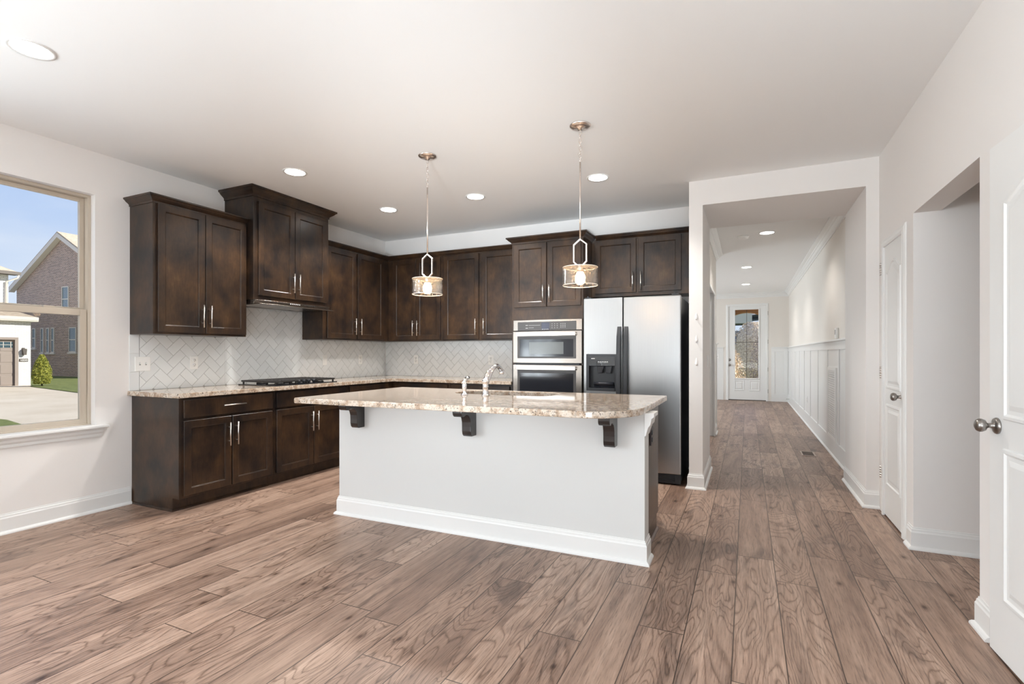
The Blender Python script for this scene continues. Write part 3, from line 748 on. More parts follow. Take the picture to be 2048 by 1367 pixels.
# oven tower
yt = 4.955; Ft = FY(yt)
c = thing('oven_cabinet', 'tall espresso cabinet tower housing the steel double oven', 'cabinet', (-1.9, 5.26, 0))
mb = MB()
mb.box(-2.30, -2.268, yt, YB - .004, .0, 2.40); mb.box(-1.537, -1.508, yt, YB - .004, 0, 2.40); mb.box(-2.268, -1.537, yt, YB - .004, 1.56, 2.40)
mb.box(-2.268, -1.537, yt, YB - .004, .10, .40); mb.box(-2.268, -1.537, YB - .024, YB - .004, .40, 1.56); mb.box(-2.268, -1.537, yt + .07, YB - .004, 0, .10)
mb.build('body', CAB, c, bevel=.0015)
doors2(Ft, -2.272, -1.900, -1.890, -1.528, 1.695, 2.365, c, 1.825)
shaker(Ft, -2.272, -1.528, .115, .39, c, 'drawer_front')
crown([(-2.30, yf - .05), (-2.30, yt), (-1.508, yt), (-1.508, yf)], 2.375, c, flip=-1, sc=1.1)

# base cabinets, left run
xb = -3.905; Fc = FX(xb)
def base_body(mb, y0, y1):
    mb.box(XL + .003, xb, y0, y1, .10, .868); mb.box(XL + .003, xb - .075, y0, y1, 0, .101)
c = thing('base_cabinet', 'espresso base cabinet nearest the window, one drawer over two doors', 'cabinet', (-4.2, 2.83, 0), 'espresso base cabinets')
mb = MB(); base_body(mb, 2.418, 3.262); mb.build('body', CAB, c, bevel=.0015)
dr = slab(Fc, 2.447, 3.238, .712, .850, c); pull(Fc, 2.853, .785, .20, dr, True)
doors2(Fc, 2.447, 2.838, 2.848, 3.238, .118, .690, c, .545)
mb = MB(); mb.sweep([(XL + .002, 2.418, 0), (xb - .075, 2.418, 0), (xb - .075, 3.262, 0)], [(0, 0), (.012, 0), (.010, .012), (0, .018)], flip=-1); mb.build('toe_moulding', CAB, c)
c = thing('base_cabinet', 'espresso base cabinet under the gas cooktop, blank panel over two doors', 'cabinet', (-4.2, 3.73, 0), 'espresso base cabinets')
mb = MB(); base_body(mb, 3.264, 4.20); mb.build('body', CAB, c, bevel=.0015)
slab(Fc, 3.285, 4.155, .712, .850, c)
doors2(Fc, 3.285, 3.716, 3.724, 4.150, .118, .690, c, .545)
c = thing('base_cabinet', 'espresso base cabinet right of the cooktop, running into the corner behind the island', 'cabinet', (-4.2, 4.8, 0), 'espresso base cabinets')
mb = MB(); base_body(mb, 4.202, YB - .002); mb.build('body', CAB, c, bevel=.0015)
dr = slab(Fc, 4.225, 4.86, .712, .850, c); pull(Fc, 4.54, .785, .20, dr, True)
doors2(Fc, 4.225, 4.538, 4.546, 4.86, .118, .690, c, .545)
yb = 4.975; Fe = FY(yb)
for i, (a, b_, lb) in enumerate(((xb + .002, -3.09, 'espresso base cabinet on the back wall, first from the corner, behind the island'), (-3.088, -2.302, 'espresso base cabinet on the back wall, beside the oven tower, behind the island'))):
    c = thing('base_cabinet', lb, 'cabinet', ((a + b_) / 2, 5.28, 0), 'espresso base cabinets')
    mb = MB(); mb.box(a, b_, yb, YB - .003, .10, .868); mb.box(a, b_, yb + .075, YB - .003, 0, .101); mb.build('body', CAB, c, bevel=.0015)
    u0 = a + (.10 if i == 0 else .03); u1 = b_ - .03
    dr = slab(Fe, u0, u1, .712, .850, c); pull(Fe, (u0 + u1) / 2, .785, .20, dr, True)
    doors2(Fe, u0, (u0 + u1) / 2 - .004, (u0 + u1) / 2 + .004, u1, .118, .690, c, .545)

# ---------------------------------------------------------------- countertops
def fillplate(mb, outer, inner, z0, z1):
    bm = bmesh.new()
    def ring(pts, z): 
        vs = [bm.verts.new((p[0], p[1], z)) for p in pts]
        es = [bm.edges.new((vs[i], vs[(i + 1) % len(vs)])) for i in range(len(vs))]
        return vs, es
    for z in (z0, z1):
        o, oe = ring(outer, z); e = list(oe)
        if inner: i_, ie = ring(inner, z); e += ie
        bmesh.ops.triangle_fill(bm, use_beauty=True, use_dissolve=True, edges=e)
    bm.verts.ensure_lookup_table()
    mb.add([v.co.copy() for v in bm.verts], [[v.index for v in f.verts] for f in bm.faces])
    bm.free()
    for pts in ([outer, inner] if inner else [outer]):
        n = len(pts); vs = [(p[0], p[1], z) for z in (z0, z1) for p in pts]
        mb.add(vs, [[k, (k + 1) % n, n + (k + 1) % n, n + k] for k in range(n)])
ZT = .905
mb = MB(); fillplate(mb, [(XL, 2.385), (-3.867, 2.385), (-3.862, 2.39), (-3.862, 4.930), (-2.302, 4.930), (-2.302, YB), (XL, YB)], None, ZT - .036, ZT)
tag(mb.build('perimeter_countertop', GRANITE, bevel=.006, seg=3), 'L-shaped speckled granite countertop along the left and back walls', 'countertop')

# island, slightly turned
RI = Matrix.Translation((-.533, 2.95, 0)) @ Matrix.Rotation(.0125, 4, 'Z') @ Matrix.Translation((.533, -2.95, 0))
isl = thing('kitchen_island', 'white panelled kitchen island with espresso end panel in the middle of the floor', 'kitchen island', (-1.66, 3.3, 0))
mb = MB(); mb.box(-2.795, -.533, 2.95, 3.085, 0, ZT - .038); mb.xform(RI); mb.build('knee_wall', plain('island_white_paint', (0.655, 0.655, 0.64), 0.55), isl, bevel=.002)
mb = MB(); mb.sweep([(-2.795, 3.085, 0), (-2.795, 2.95, 0), (-.533, 2.95, 0), (-.533, 3.085, 0)], BP, flip=-1); mb.xform(RI); mb.build('baseboard', TRIM, isl)
mb = MB(); mb.box(-2.77, -.560, 3.086, 3.66, .10, .62); mb.box(-2.77, -.560, 3.086, 3.59, 0, .10)
for q_ in ((-2.77, -2.74, 3.086, 3.66), (-.59, -.560, 3.086, 3.66), (-2.74, -.59, 3.086, 3.10), (-2.74, -.59, 3.64, 3.66)): mb.box(*q_, .62, ZT - .038); mb.xform(RI); mb.build('cabinet_body', CAB, isl, bevel=.002)
mb = MB(); mb.sweep([(-.560, 3.12, 0), (-.560, 3.59, 0)], [(0, 0), (.014, 0), (.012, .010), (.004, .018), (0, .018)], flip=-1); mb.xform(RI); mb.build('shoe_moulding', plain('shoe_brown', (.20, .15, .13), .4), isl)
Fi = lambda u, v, w: tuple(RI @ Vector((u, 3.66 + w, v)))
for a in (-2.75, -2.02, -1.30):
    dd_ = shaker(Fi, a, a + .355, .118, .69, isl); shaker(Fi, a + .363, a + .715, .118, .69, isl)
    slab(Fi, a, a + .715, .712, .850, isl)
mb = MB(); mb.prism([(-.533, .735), (-.526, .735), (-.520, .76), (-.512, .785), (-.500, .80), (-.494, .835), (-.480, .845), (-.480, ZT - .038), (-.533, ZT - .038)], 2.94, 3.09, lambda x, z, y: (x, y, z)); mb.xform(RI); mb.build('end_bracket_trim', TRIM, isl, bevel=.001)
# corbels: side profile in (y, z)
def corbel(xc):
    zt = ZT - .038; yb_ = 2.95
    pr = [(0, 0), (-.200, 0), (-.200, -.034), (-.196, -.050), (-.184, -.060), (-.168, -.062), (-.154, -.056), (-.140, -.052), (-.122, -.054), (-.104, -.064), (-.090, -.082), (-.082, -.106), (-.080, -.135), (-.080, -.165), (-.074, -.188), (-.066, -.196), (-.060, -.200), (0, -.200)]
    mb = MB(); mb.prism([(yb_ + a, zt + b_) for a, b_ in pr], xc - .033, xc + .033, lambda y, z, x: (x, y, z))
    mb.xform(RI); return mb.build('corbel', plain('ebony_corbel', (.016, .012, .011), .25, coat=.4) if 'ebony_corbel' not in MATS else MATS['ebony_corbel'], isl, bevel=.004)
for xc in (-2.585, -1.655, -.722): corbel(xc)
# island counter with sink hole
def arc(cx, cy, rx, ry, a0, a1, n):
    return [(cx + rx * math.cos(math.radians(a0 + (a1 - a0) * k / n)), cy + ry * math.sin(math.radians(a0 + (a1 - a0) * k / n))) for k in range(n + 1)]
outer = [(-2.80, 3.755), (-2.812, 3.745)] + [(-2.812, 2.545)] + arc(-2.80, 2.545, .012, .012, 180, 270, 3)[1:] + arc(-.80, 2.90, .278, .345, -90, 0, 14) + [(-.512, 3.755), (-.52, 3.76)]
hole = arc(-1.40, 3.44, .14, .12, -90, 0, 6) + arc(-1.40, 3.56, .14, .12, 0, 90, 6) + arc(-1.85, 3.52, .20, .16, 90, 180, 6) + arc(-1.93, 3.43, .12, .11, 180, 270, 6)
mb = MB(); fillplate(mb, outer, hole[::-1], ZT - .037, ZT); mb.xform(RI)
tag(mb.build('island_countertop', GRANITE, bevel=.006, seg=3), 'wide speckled granite slab with a rounded corner on the kitchen island', 'countertop')
# sink bowl
sk = thing('kitchen_sink', 'undermount steel sink set in the island countertop', 'sink', (-1.65, 3.5, .66))
n = len(hole); ring = lambda s_, z: [(-1.65 + (p[0] + 1.65) * s_, 3.5 + (p[1] - 3.5) * s_, z) for p in hole]
vs = ring(1.03, ZT - .039) + ring(1.0, ZT - .044) + ring(.97, .72) + ring(.90, .70) + ring(.12, .695)
mb = MB(); mb.add(vs, [[i * n + k, i * n + (k + 1) % n, (i + 1) * n + (k + 1) % n, (i + 1) * n + k] for i in range(4) for k in range(n)] + [[4 * n + k for k in range(n)]], True); mb.xform(RI)
mb.build('bowl', SINKST, sk)
MB().lathe([(0, .002), (.04, .002), (.042, .004), (.03, .003), (0, .003)], (-1.65, 3.5, .695), 'z', 20, cap=False).build('drain', CHROME, sk)
# faucet
fx, fy = -1.705, 3.22
fc = thing('kitchen_faucet', 'chrome single-lever kitchen faucet with arched spout on the island', 'faucet', (fx, fy, ZT))
MB().lathe([(0, 0), (.030, 0), (.031, .004), (.024, .008), (.021, .012), (.021, .058), (.023, .060), (.023, .064), (.021, .066), (.021, .092), (.026, .096), (.026, .104), (.022, .112), (0, .116)], (fx, fy, ZT), 'z', 28, cap=False).build('faucet_body', CHROME, fc)
sp = []
for k in range(15):
    a = k / 14
    sp.append((fx + .012 + .008 * a, fy + .010 + .21 * a, ZT + .045 + .165 * math.sin(PI * min(1, a * .70 + .06)) ** .75))
MB().tube(sp, [.012 + .004 * min(1, k / 6) for k in range(15)], 14).build('spout', CHROME, fc)
e = Vector(sp[-1]); MB().lathe([(0, 0), (.014, 0), (.017, .006), (.018, .03), (.015, .036), (0, .036)], (e.x, e.y + .002, e.z - .026), 'z', 20, cap=False).build('spray_head', CHROME, fc)
lv = [(fx, fy, ZT + .10), (fx + .002, fy + .018, ZT + .130), (fx + .004, fy + .045, ZT + .162), (fx + .006, fy + .080, ZT + .184), (fx + .008, fy + .105, ZT + .188)]
MB().tube(lv, [.022, .020, .016, .013, .010], 14).build('lever', CHROME, fc)
sx_, sy_ = -1.868, 3.20
sc_ = thing('side_sprayer', 'small chrome side sprayer left of the kitchen faucet', 'sprayer', (sx_, sy_, ZT))
MB().lathe([(0, 0), (.026, 0), (.027, .004), (.018, .012), (.012, .018), (.013, .03), (.017, .05), (.018, .075), (.014, .090), (0, .094)], (sx_, sy_, ZT), 'z', 24, cap=False).build('sprayer_body', CHROME, sc_)
MB().tube([(sx_ - .003, sy_ - .012, ZT + .082), (sx_, sy_ + .008, ZT + .105), (sx_ + .004, sy_ + .035, ZT + .122), (sx_ + .006, sy_ + .055, ZT + .126)], [.014, .015, .012, .010], 12).build('spray_head', CHROME, sc_)
MB().tube([(sx_, sy_ + .005, ZT + .112), (sx_ + .002, sy_ + .02, ZT + .134)], [.006, .004], 8).build('trigger', BLACKPL, sc_)

# ---------------------------------------------------------------- backsplash: real herringbone tiles
m_, t_, b_ = newmat('grey_glazed_tile')
g_ = N(t_, 'ShaderNodeNewGeometry'); wn_ = N(t_, 'ShaderNodeTexWhiteNoise', noise_dimensions='1D'); t_.links.new(g_.outputs['Random Per Island'], wn_.inputs['W'])
r_ = ramp(t_, [(0, (0.735, 0.755, 0.755)), (1, (0.795, 0.815, 0.815))]); t_.links.new(wn_.outputs['Value'], r_.inputs[0]); t_.links.new(r_.outputs[0], b_.inputs['Base Color'])
b_.inputs['Roughness'].default_value = .12
TILE = m_
def clip(poly, u0, u1, v0, v1):
    def cl(p, f, g):
        out = []
        for i in range(len(p)):
            a, b = p[i - 1], p[i]; fa, fb = f(a), f(b)
            if (fa >= 0) != (fb >= 0):
                s_ = fa / (fa - fb); out.append((a[0] + (b[0] - a[0]) * s_, a[1] + (b[1] - a[1]) * s_))
            if fb >= 0: out.append(b)
        return out
    for f in (lambda q: q[0] - u0, lambda q: u1 - q[0], lambda q: q[1] - v0, lambda q: v1 - q[1]):
        poly = cl(poly, f, None)
        if len(poly) < 3: return None
    return poly
def area(p): return abs(sum(p[i - 1][0] * p[i][1] - p[i][0] * p[i - 1][1] for i in range(len(p)))) / 2
def herring(mb, F, rects, w=.0765, gr_=.0026, org=(0, 0)):
    rnd = random.Random(3); c45 = math.sqrt(.5)
    U0 = min(r[0] for r in rects) - .3; U1 = max(r[1] for r in rects) + .3; V0 = min(r[2] for r in rects) - .3; V1 = max(r[3] for r in rects) + .3
    R = int(max(U1 - U0, V1 - V0) / w) + 4
    for i in range(-R, R):
        for j in range(-R, R):
            k = (i - j) % 4
            if k == 0: a = (i, j, i + 2, j + 1)
            elif k == 2: a = (i, j - 1, i + 1, j + 1)
            else: continue
            g = gr_ / 2 / w
            q = [(a[0] + g, a[1] + g), (a[2] - g, a[1] + g), (a[2] - g, a[3] - g), (a[0] + g, a[3] - g)]
            q = [((x - y) * c45 * w + (U0 + U1) / 2 + org[0], (x + y) * c45 * w + (V0 + V1) / 2 + org[1]) for x, y in q]
            if max(p[0] for p in q) < U0 or min(p[0] for p in q) > U1: continue
            tx, ty = rnd.uniform(-.006, .006), rnd.uniform(-.006, .006); cu = sum(p[0] for p in q) / 4; cv = sum(p[1] for p in q) / 4
            for r in rects:
                p = clip(q, *r)
                if not p or area(p) < 1.2e-4: continue
                n = len(p); hgt = lambda u, v, dz=0: .0055 + (u - cu) * tx + (v - cv) * ty - dz
                ic = (sum(x for x, _ in p) / n, sum(y for _, y in p) / n)
                inn = []
                for (x, y) in p:
                    dx, dy = ic[0] - x, ic[1] - y; L = math.hypot(dx, dy) or 1; s_ = min(.0016, L * .3); inn.append((x + dx / L * s_, y + dy / L * s_))
                vs = [F(x, y, .001) for x, y in p] + [F(x, y, hgt(x, y, .0012)) for x, y in p] + [F(x, y, hgt(x, y)) for x, y in inn]
                fs = [[a_ * n + k_, a_ * n + (k_ + 1) % n, (a_ + 1) * n + (k_ + 1) % n, (a_ + 1) * n + k_] for a_ in (0, 1) for k_ in range(n)] + [[2 * n + k_ for k_ in range(n)]]
                mb.add(vs, fs)
def backsplash(label, F, rects, loc, org):
    b = thing('backsplash', label, 'backsplash', loc)
    mb = MB(); herring(mb, F, rects, org=org); mb.build('tiles', TILE, b)
    mb = MB()
    for r in rects: fbox(mb, F, r[0], r[1], r[2], r[3], 0, .0030)
    mb.build('grout', GROUT, b)
backsplash('grey glazed herringbone tile backsplash on the left wall behind the cooktop', FX(XL + .0005), [(2.475, 3.218, ZT + .001, 1.3595), (3.218, 4.145, ZT + .001, 1.664), (4.145, 5.570, ZT + .001, 1.3595)], (XL, 4, .905), (.02, .01))
backsplash('grey glazed herringbone tile backsplash on the back wall beside the oven tower', FY(YB - .0005), [(-4.500, -2.302, ZT + .001, 1.3595)], (-3.4, YB, .905), (.0, .03))
# straight edge tiles at the window end
mb = MB(); z = ZT + .001
while z < 1.358:
    z2 = min(z + .152, 1.3595); mb.box(XL + .0005, XL + .006, 2.4, 2.472, z, z2 - .0025); z = z2
tag(mb.build('edge_tiles', TILE, bevel=.001), 'vertical border of plain grey tiles ending the backsplash beside the window', 'tile border')

# ---------------------------------------------------------------- outlets and switches (prototype faces +x at origin)
def outlet(kind, label, grp):
    w = .118 if kind == 'double' else .072; o = thing('wall_outlet' if kind == 'outlet' else 'light_switch', label, 'outlet' if kind == 'outlet' else 'switch', (0, 0, 0), grp)
    mb = MB(); mb.box(0, .006, -w / 2, w / 2, -.059, .059); mb.build('plate', PLATE, o, bevel=.003)
    if kind == 'outlet':
        for s_ in (-.02, .02):
            mb = MB(); mb.lathe([(0, .0058), (.0165, .0058), (.0165, .0075), (0, .0075)], (0, 0, s_), 'x', 20, cap=False); r = mb.build('socket', PLATE, o)
            q = MB(); q.box(.0072, .0079, -.0075, -.0055, s_ - .001, s_ + .008); q.box(.0072, .0079, .0055, .0075, s_ - .001, s_ + .008); q.lathe([(0, .0072), (.0025, .0072), (.0025, .0079), (0, .0079)], (0, 0, s_ - .008), 'x', 10, cap=False); q.build('slots', DARKSLOT, r)
    elif kind == 'double':
        for s_ in (-.023, .023):
            MB().box(.006, .0068, s_ - .006, s_ + .006, -.012, .012).build('switch_slot', GROUT, o)
            MB().box(.006, .018, s_ - .004, s_ + .004, .000, .009).build('toggle', PLATE, o, bevel=.001)
    else:
        MB().box(.006, .0085, -.017, .017, -.034, .034).build('rocker', PLATE, o, bevel=.0015)
    return o
xw = XL + .0062
o1 = outlet('double', 'square white double light switch plate at the window end of the backsplash', None); o1.location = (xw, 2.497, 1.121)
o2 = outlet('outlet', 'white outlet on the left backsplash between the double switch and the cooktop', 'backsplash outlets'); o2.location = (xw, 2.921, 1.124)
o3 = outlet('rocker', 'white rocker switch plate on the left backsplash just right of the cooktop', None); o3.location = (xw, 4.470, 1.128)
dup(o2, (xw, 5.075, 1.128), 0, 'white outlet on the left backsplash nearest the inner corner')
dup(o2, (-3.993, YB - .0062, 1.125), -PI / 2, 'white outlet on the back backsplash nearest the inner corner')
dup(o2, (-2.875, YB - .0062, 1.125), -PI / 2, 'white outlet on the back backsplash behind the faucet, beside the oven tower')
dup(o3, (-.3598, 5.35, 1.13), 0, 'white rocker switch on the side of the wall stub facing the hall')
dup(o1, (-.735, 14.295, 1.13), -PI / 2, 'white double switch plate on the panelling left of the front door')
# dark outlet on the island end
io = thing('wall_outlet', 'dark brown outlet on the espresso end panel of the island', 'outlet', (-.56, 3.33, .62))
mb = MB(); mb.box(-.560, -.550, 3.295, 3.365, .62, .735); mb.xform(RI); mb.build('plate', plain('brown_plate', (.03, .018, .018), .4), io, bevel=.002)
for z in (.655, .70):
    mb = MB(); mb.box(-.5505, -.546, 3.316, 3.344, z - .014, z + .014); mb.xform(RI); mb.build('socket', BLACKPL, io, bevel=.002)
# extra hall outlet low on the wainscot
dup(o2, (XR - .005, 8.05 + 1.9, .42), PI, 'white outlet low in the hall panelling beyond the air grille')

# ---------------------------------------------------------------- cooktop
ck = thing('gas_cooktop', 'black gas cooktop with cast iron grates on the left countertop', 'cooktop', (-4.15, 3.67, ZT))
mb = MB(); mb.box(-4.415, -3.91, 3.29, 4.06, ZT, ZT + .010); mb.build('tray', BLACKGL, ck, bevel=.004)
def grate(y0, y1, x0, x1):
    mb = MB(); z = ZT + .030; h = .016
    for x in (x0, x1): mb.box(x - .006, x + .006, y0, y1, z, z + h)
    for y in (y0, y1): mb.box(x0, x1, y - .006, y + .006, z, z + h)
    k = 9
    for i in range(1, k):
        x = x0 + (x1 - x0) * i / k
        mb.box(x - .004, x + .004, y0, y0 + (y1 - y0) * .40, z + .002, z + h + .002); mb.box(x - .004, x + .004, y1 - (y1 - y0) * .40, y1, z + .002, z + h + .002)
    mb.box(x0, x1, (y0 + y1) / 2 - .004, (y0 + y1) / 2 + .004, z, z + h)
    for x in (x0 + .012, x1 - .012):
        for y in (y0 + .012, y1 - .012): mb.box(x - .007, x + .007, y - .007, y + .007, ZT + .010, z + .004)
    return mb.build('grate', BLACKIRON, ck, bevel=.003)
grate(3.31, 3.565, -4.39, -3.935); grate(3.575, 3.80, -4.39, -4.05); grate(3.81, 4.045, -4.39, -3.935)
for (x, y, r) in ((-4.28, 3.44, .045), (-4.03, 3.44, .035), (-4.23, 3.69, .055), (-4.28, 3.925, .035), (-4.03, 3.925, .045)):
    MB().lathe([(0, 0), (r, 0), (r, .008), (r * .85, .012), (r * .8, .018), (0, .019)], (x, y, ZT + .010), 'z', 24, cap=False).build('burner', BLACKIRON, ck)
for i in range(4):
    y = 3.605 + i * .062
    MB().lathe([(0, 0), (.014, 0), (.012, .010), (.020, .014), (.019, .034), (.010, .037), (0, .037)], (-3.965, y, ZT + .010), 'z', 20, cap=False).build('knob', BLACKPL, ck)

# ---------------------------------------------------------------- range hood
hd = thing('range_hood', 'slim stainless under-cabinet range hood above the cooktop', 'range hood', (-4.3, 3.68, 1.66))
mb = MB(); mb.box(XL + .001, -4.112, 3.225, 4.137, 1.668, 1.704); mb.build('hood_body', STEEL, hd, bevel=.002)
mb = MB(); mb.box(-4.111, -4.098, 3.225, 4.137, 1.686, 1.704); mb.build('control_strip', STEEL, hd, bevel=.001)
mb = MB(); mb.box(-4.38, -4.045, 3.235, 4.15, 1.660, 1.668); mb.build('visor', STEEL, hd, bevel=.002)
mb = MB()
for i in range(6): mb.box(-4.0985, -4.0965, 3.62 + i * .022, 3.632 + i * .022, 1.690, 1.699)
mb.build('logo_lettering', PALEMARK, hd)
mb = MB()
for i in range(8): mb.box(-4.0985, -4.0965, 3.80 + i * .018, 3.808 + i * .018, 1.690, 1.699)
mb.build('control_legend', DARKSLOT, hd)
for y in (3.42, 3.94):
    MB().lathe([(0, 0), (.028, 0), (.028, -.004), (0, -.005)], (-4.44, y, 1.668), 'z', 20, cap=False).build('hood_lamp', BLACKPL, hd)

# ---------------------------------------------------------------- double oven
yo = 4.952; Fo = FY(yo)
ov = thing('double_oven', 'stainless steel microwave and wall oven combination in the tower', 'oven', (-1.9, 4.95, .41))
mb = MB(); mb.box(-2.264, -1.541, 4.956, 5.50, .405, 1.555); mb.build('oven_box', BLACKPL, ov)
cp = MB(); fbox(cp, Fo, -2.274, -1.512, 1.446, 1.558, 0, .022); cpo = cp.build('control_panel', STEEL, ov, bevel=.003)
q = MB(); fbox(q, Fo, -2.222, -1.572, 1.450, 1.538, .0215, .0245); q.build('control_glass', OVENFRAME, cpo, bevel=.004)
q = MB(); fbox(q, Fo, -1.950, -1.862, 1.452, 1.527, .0235, .0252); q.build('display', DISPLAY, cpo)
def legend(items, h=.0252):
    q = MB()
    for x, z, w in items: fbox(q, Fo, x, x + w, z, z + .004, .024, h)
    q.build('button_legend', PALEMARK, cpo)
legend([(-1.835 + i * .028, 1.470 + j * .02, .006) for i in range(3) for j in range(3)])
legend([(-1.74 + i * .022, z, .009) for i in range(3) for z in (1.475, 1.492, 1.510)])
legend([(-2.09 + i * .0145, 1.499, .007) for i in range(9)] + [(-2.130, 1.500, .027)])
legend([(-2.09 + i * .0145, 1.474, .007) for i in range(4)] + [(-2.130, 1.470, .027)])
legend([(-1.944 + i * .02, 1.456, .011) for i in range(4)], .0262)
def oven_door(z0, z1, gz0, wz0, wz1, ux0, ux1, winmat):
    m = MB(); fbox(m, Fo, -2.274, -1.512, z0, z1, 0, .030); dd = m.build('door', STEEL, ov, bevel=.003)
    m = MB(); fbox(m, Fo, -2.222, -1.572, gz0, z1 - .052, .0295, .0325); m.build('door_glass', OVENFRAME, dd, bevel=.006, seg=3)
    m = MB(); fbox(m, Fo, -2.195, -1.600, gz0 + .018, z1 - .085, .032, .0335); m.build('inner_frame', GREYGLASS, dd)
    m = MB(); fbox(m, Fo, ux0, ux1, wz0, wz1, .033, .0345); m.build('viewing_window', winmat, dd)
    m = MB(); fbox(m, Fo, -2.222, -1.572, z1 - .050, z1 - .012, .052, .064); fbox(m, Fo, -2.222, -2.200, z1 - .040, z1 - .02, .03, .055); fbox(m, Fo, -1.594, -1.572, z1 - .040, z1 - .02, .03, .055); m.build('handle', NICKEL, dd, bevel=.003)
    return dd
oven_door(1.106, 1.438, 1.155, 1.20, 1.325, -2.085, -1.705, GREYWIN)
oven_door(.41, 1.086, .47, .56, .985, -2.175, -1.615, GREYGLASS)
MB().box(-2.25, -1.54, 4.93, 4.958, 1.088, 1.104).build('vent_gap', BLACKPL, ov)

# ---------------------------------------------------------------- refrigerator
fr = thing('refrigerator', 'side-by-side stainless refrigerator with black handles and ice dispenser', 'refrigerator', (-1.0, 5.15, 0))
mb = MB(); mb.box(-1.448, -.549, 4.865, 5.54, .03, 1.725); mb.build('cabinet_shell', BLACKPL, fr, bevel=.006)
def fdoor(x0, x1, name, cut=None):
    mb = MB(); yd0, yd1 = 4.80, 4.862
    if cut:
        cx0, cx1, cz0, cz1 = cut
        mb.box(x0, cx0, yd0, yd1, .105, 1.738); mb.box(cx1, x1, yd0, yd1, .105, 1.738); mb.box(cx0, cx1, yd0, yd1, .105, cz0); mb.box(cx0, cx1, yd0, yd1, cz1, 1.738)
        mb.box(cx0, cx1, yd1 - .006, yd1, cz0, cz1)
        return mb.build(name, FRIDGEST, fr)
    mb.box(x0, x1, yd0, yd1, .105, 1.738); return mb.build(name, FRIDGEST, fr, bevel=.010, seg=3)
cut = (-1.428, -1.132, .845, 1.20)
d1 = fdoor(-1.453, -1.076, 'freezer_door', cut); d2 = fdoor(-1.068, -.546, 'fridge_door')
def fhandle(xc, par, s_):
    pts = []; 
    for k in range(13):
        a = k / 12; z = .35 + 1.115 * a; off = .055 * math.sin(PI * a) ** .35
        pts.append((xc, 4.80 - off, z))
    mb = MB()
    for k in range(12):
        (x, y, z), (_, y2, z2) = pts[k], pts[k + 1]
        w = .021
        vs = [(xc - w, y, z), (xc + w, y, z), (xc + w, y + .022, z), (xc - w, y + .022, z), (xc - w, y2, z2), (xc + w, y2, z2), (xc + w, y2 + .022, z2), (xc - w, y2 + .022, z2)]
        mb.add(vs, [(0, 1, 2, 3), (4, 5, 6, 7), (0, 1, 5, 4), (1, 2, 6, 5), (2, 3, 7, 6), (3, 0, 4, 7)])
    mb.build('handle', BLACKPL, par, bevel=.006)
fhandle(-1.105, d1, 1); fhandle(-1.040, d2, -1)
# dispenser
ds = MB(); cx0, cx1, cz0, cz1 = cut; zc = 1.085
ds.box(cx0 + .026, cx1 - .014, 4.792, 4.850, cz0, cz0 + .028); ds.box(cx0, cx0 + .026, 4.792, 4.850, cz0, cz1); ds.box(cx1 - .014, cx1, 4.792, 4.850, cz0, cz1); ds.box(cx0 + .026, cx1 - .014, 4.792, 4.850, zc, cz1)
ds.box(cx0 + .02, cx1 - .01, 4.85, 4.856, cz0, zc)
dso = ds.build('ice_dispenser', BLACKPL, fr, bevel=.002)
MB().box(cx0 + .03, cx1 - .012, 4.7885, 4.7925, zc + .004, cz1 - .024).build('control_window', BLACKGL, dso)
q = MB()
for i in range(5): q.lathe([(.0052, 0), (.0082, 0), (.0082, .002), (.0052, .002)], (cx0 + .125 + i * .021, 4.7865, zc + .037), 'y', 14, cap=False)
q.box(cx0 + .052, cx0 + .088, 4.7868, 4.7888, zc + .068, zc + .075); q.build('control_marks', PALEMARK, dso)
MB().box(cx0 + .03, cx1 - .018, 4.80, 4.85, cz0 + .029, cz0 + .036).build('drip_tray', BLACKGL, dso)
q = MB(); q.tube([(cx0 + .075, 4.81, cz0 + .07), (cx1 - .03, 4.81, cz0 + .07)], .018, 16); q.box(cx0 + .075, cx1 - .03, 4.805, 4.85, cz0 + .037, cz0 + .06); q.build('tray_bar', GREYGLASS, dso)
q = MB(); q.prism([(cx0 + .10, zc), (cx0 + .17, zc), (cx0 + .155, zc - .07), (cx0 + .11, zc - .07)], 4.815, 4.84, lambda x, z, y: (x, y, z)); q.prism([(cx0 + .18, zc), (cx0 + .25, zc), (cx0 + .235, zc - .07), (cx0 + .19, zc - .07)], 4.815, 4.84, lambda x, z, y: (x, y, z)); q.build('paddles', GREYGLASS, dso, bevel=.004)
q = MB(); q.box(-1.445, -.552, 4.835, 4.87, .012, .098)
for i in range(5): q.box(-1.40, -.60, 4.826, 4.836, .022 + i * .014, .029 + i * .014)
q.build('toe_grille', BLACKPL, fr, bevel=.001)
for x in (-1.42, -.60):
    q = MB(); q.box(x - .03, x + .035, 4.815, 4.90, 1.739, 1.752); q.lathe([(0, 0), (.012, 0), (.012, .012), (0, .012)], (x, 4.83, 1.752), 'z', 14, cap=False); q.build('hinge_cover', BLACKPL, fr, bevel=.003)

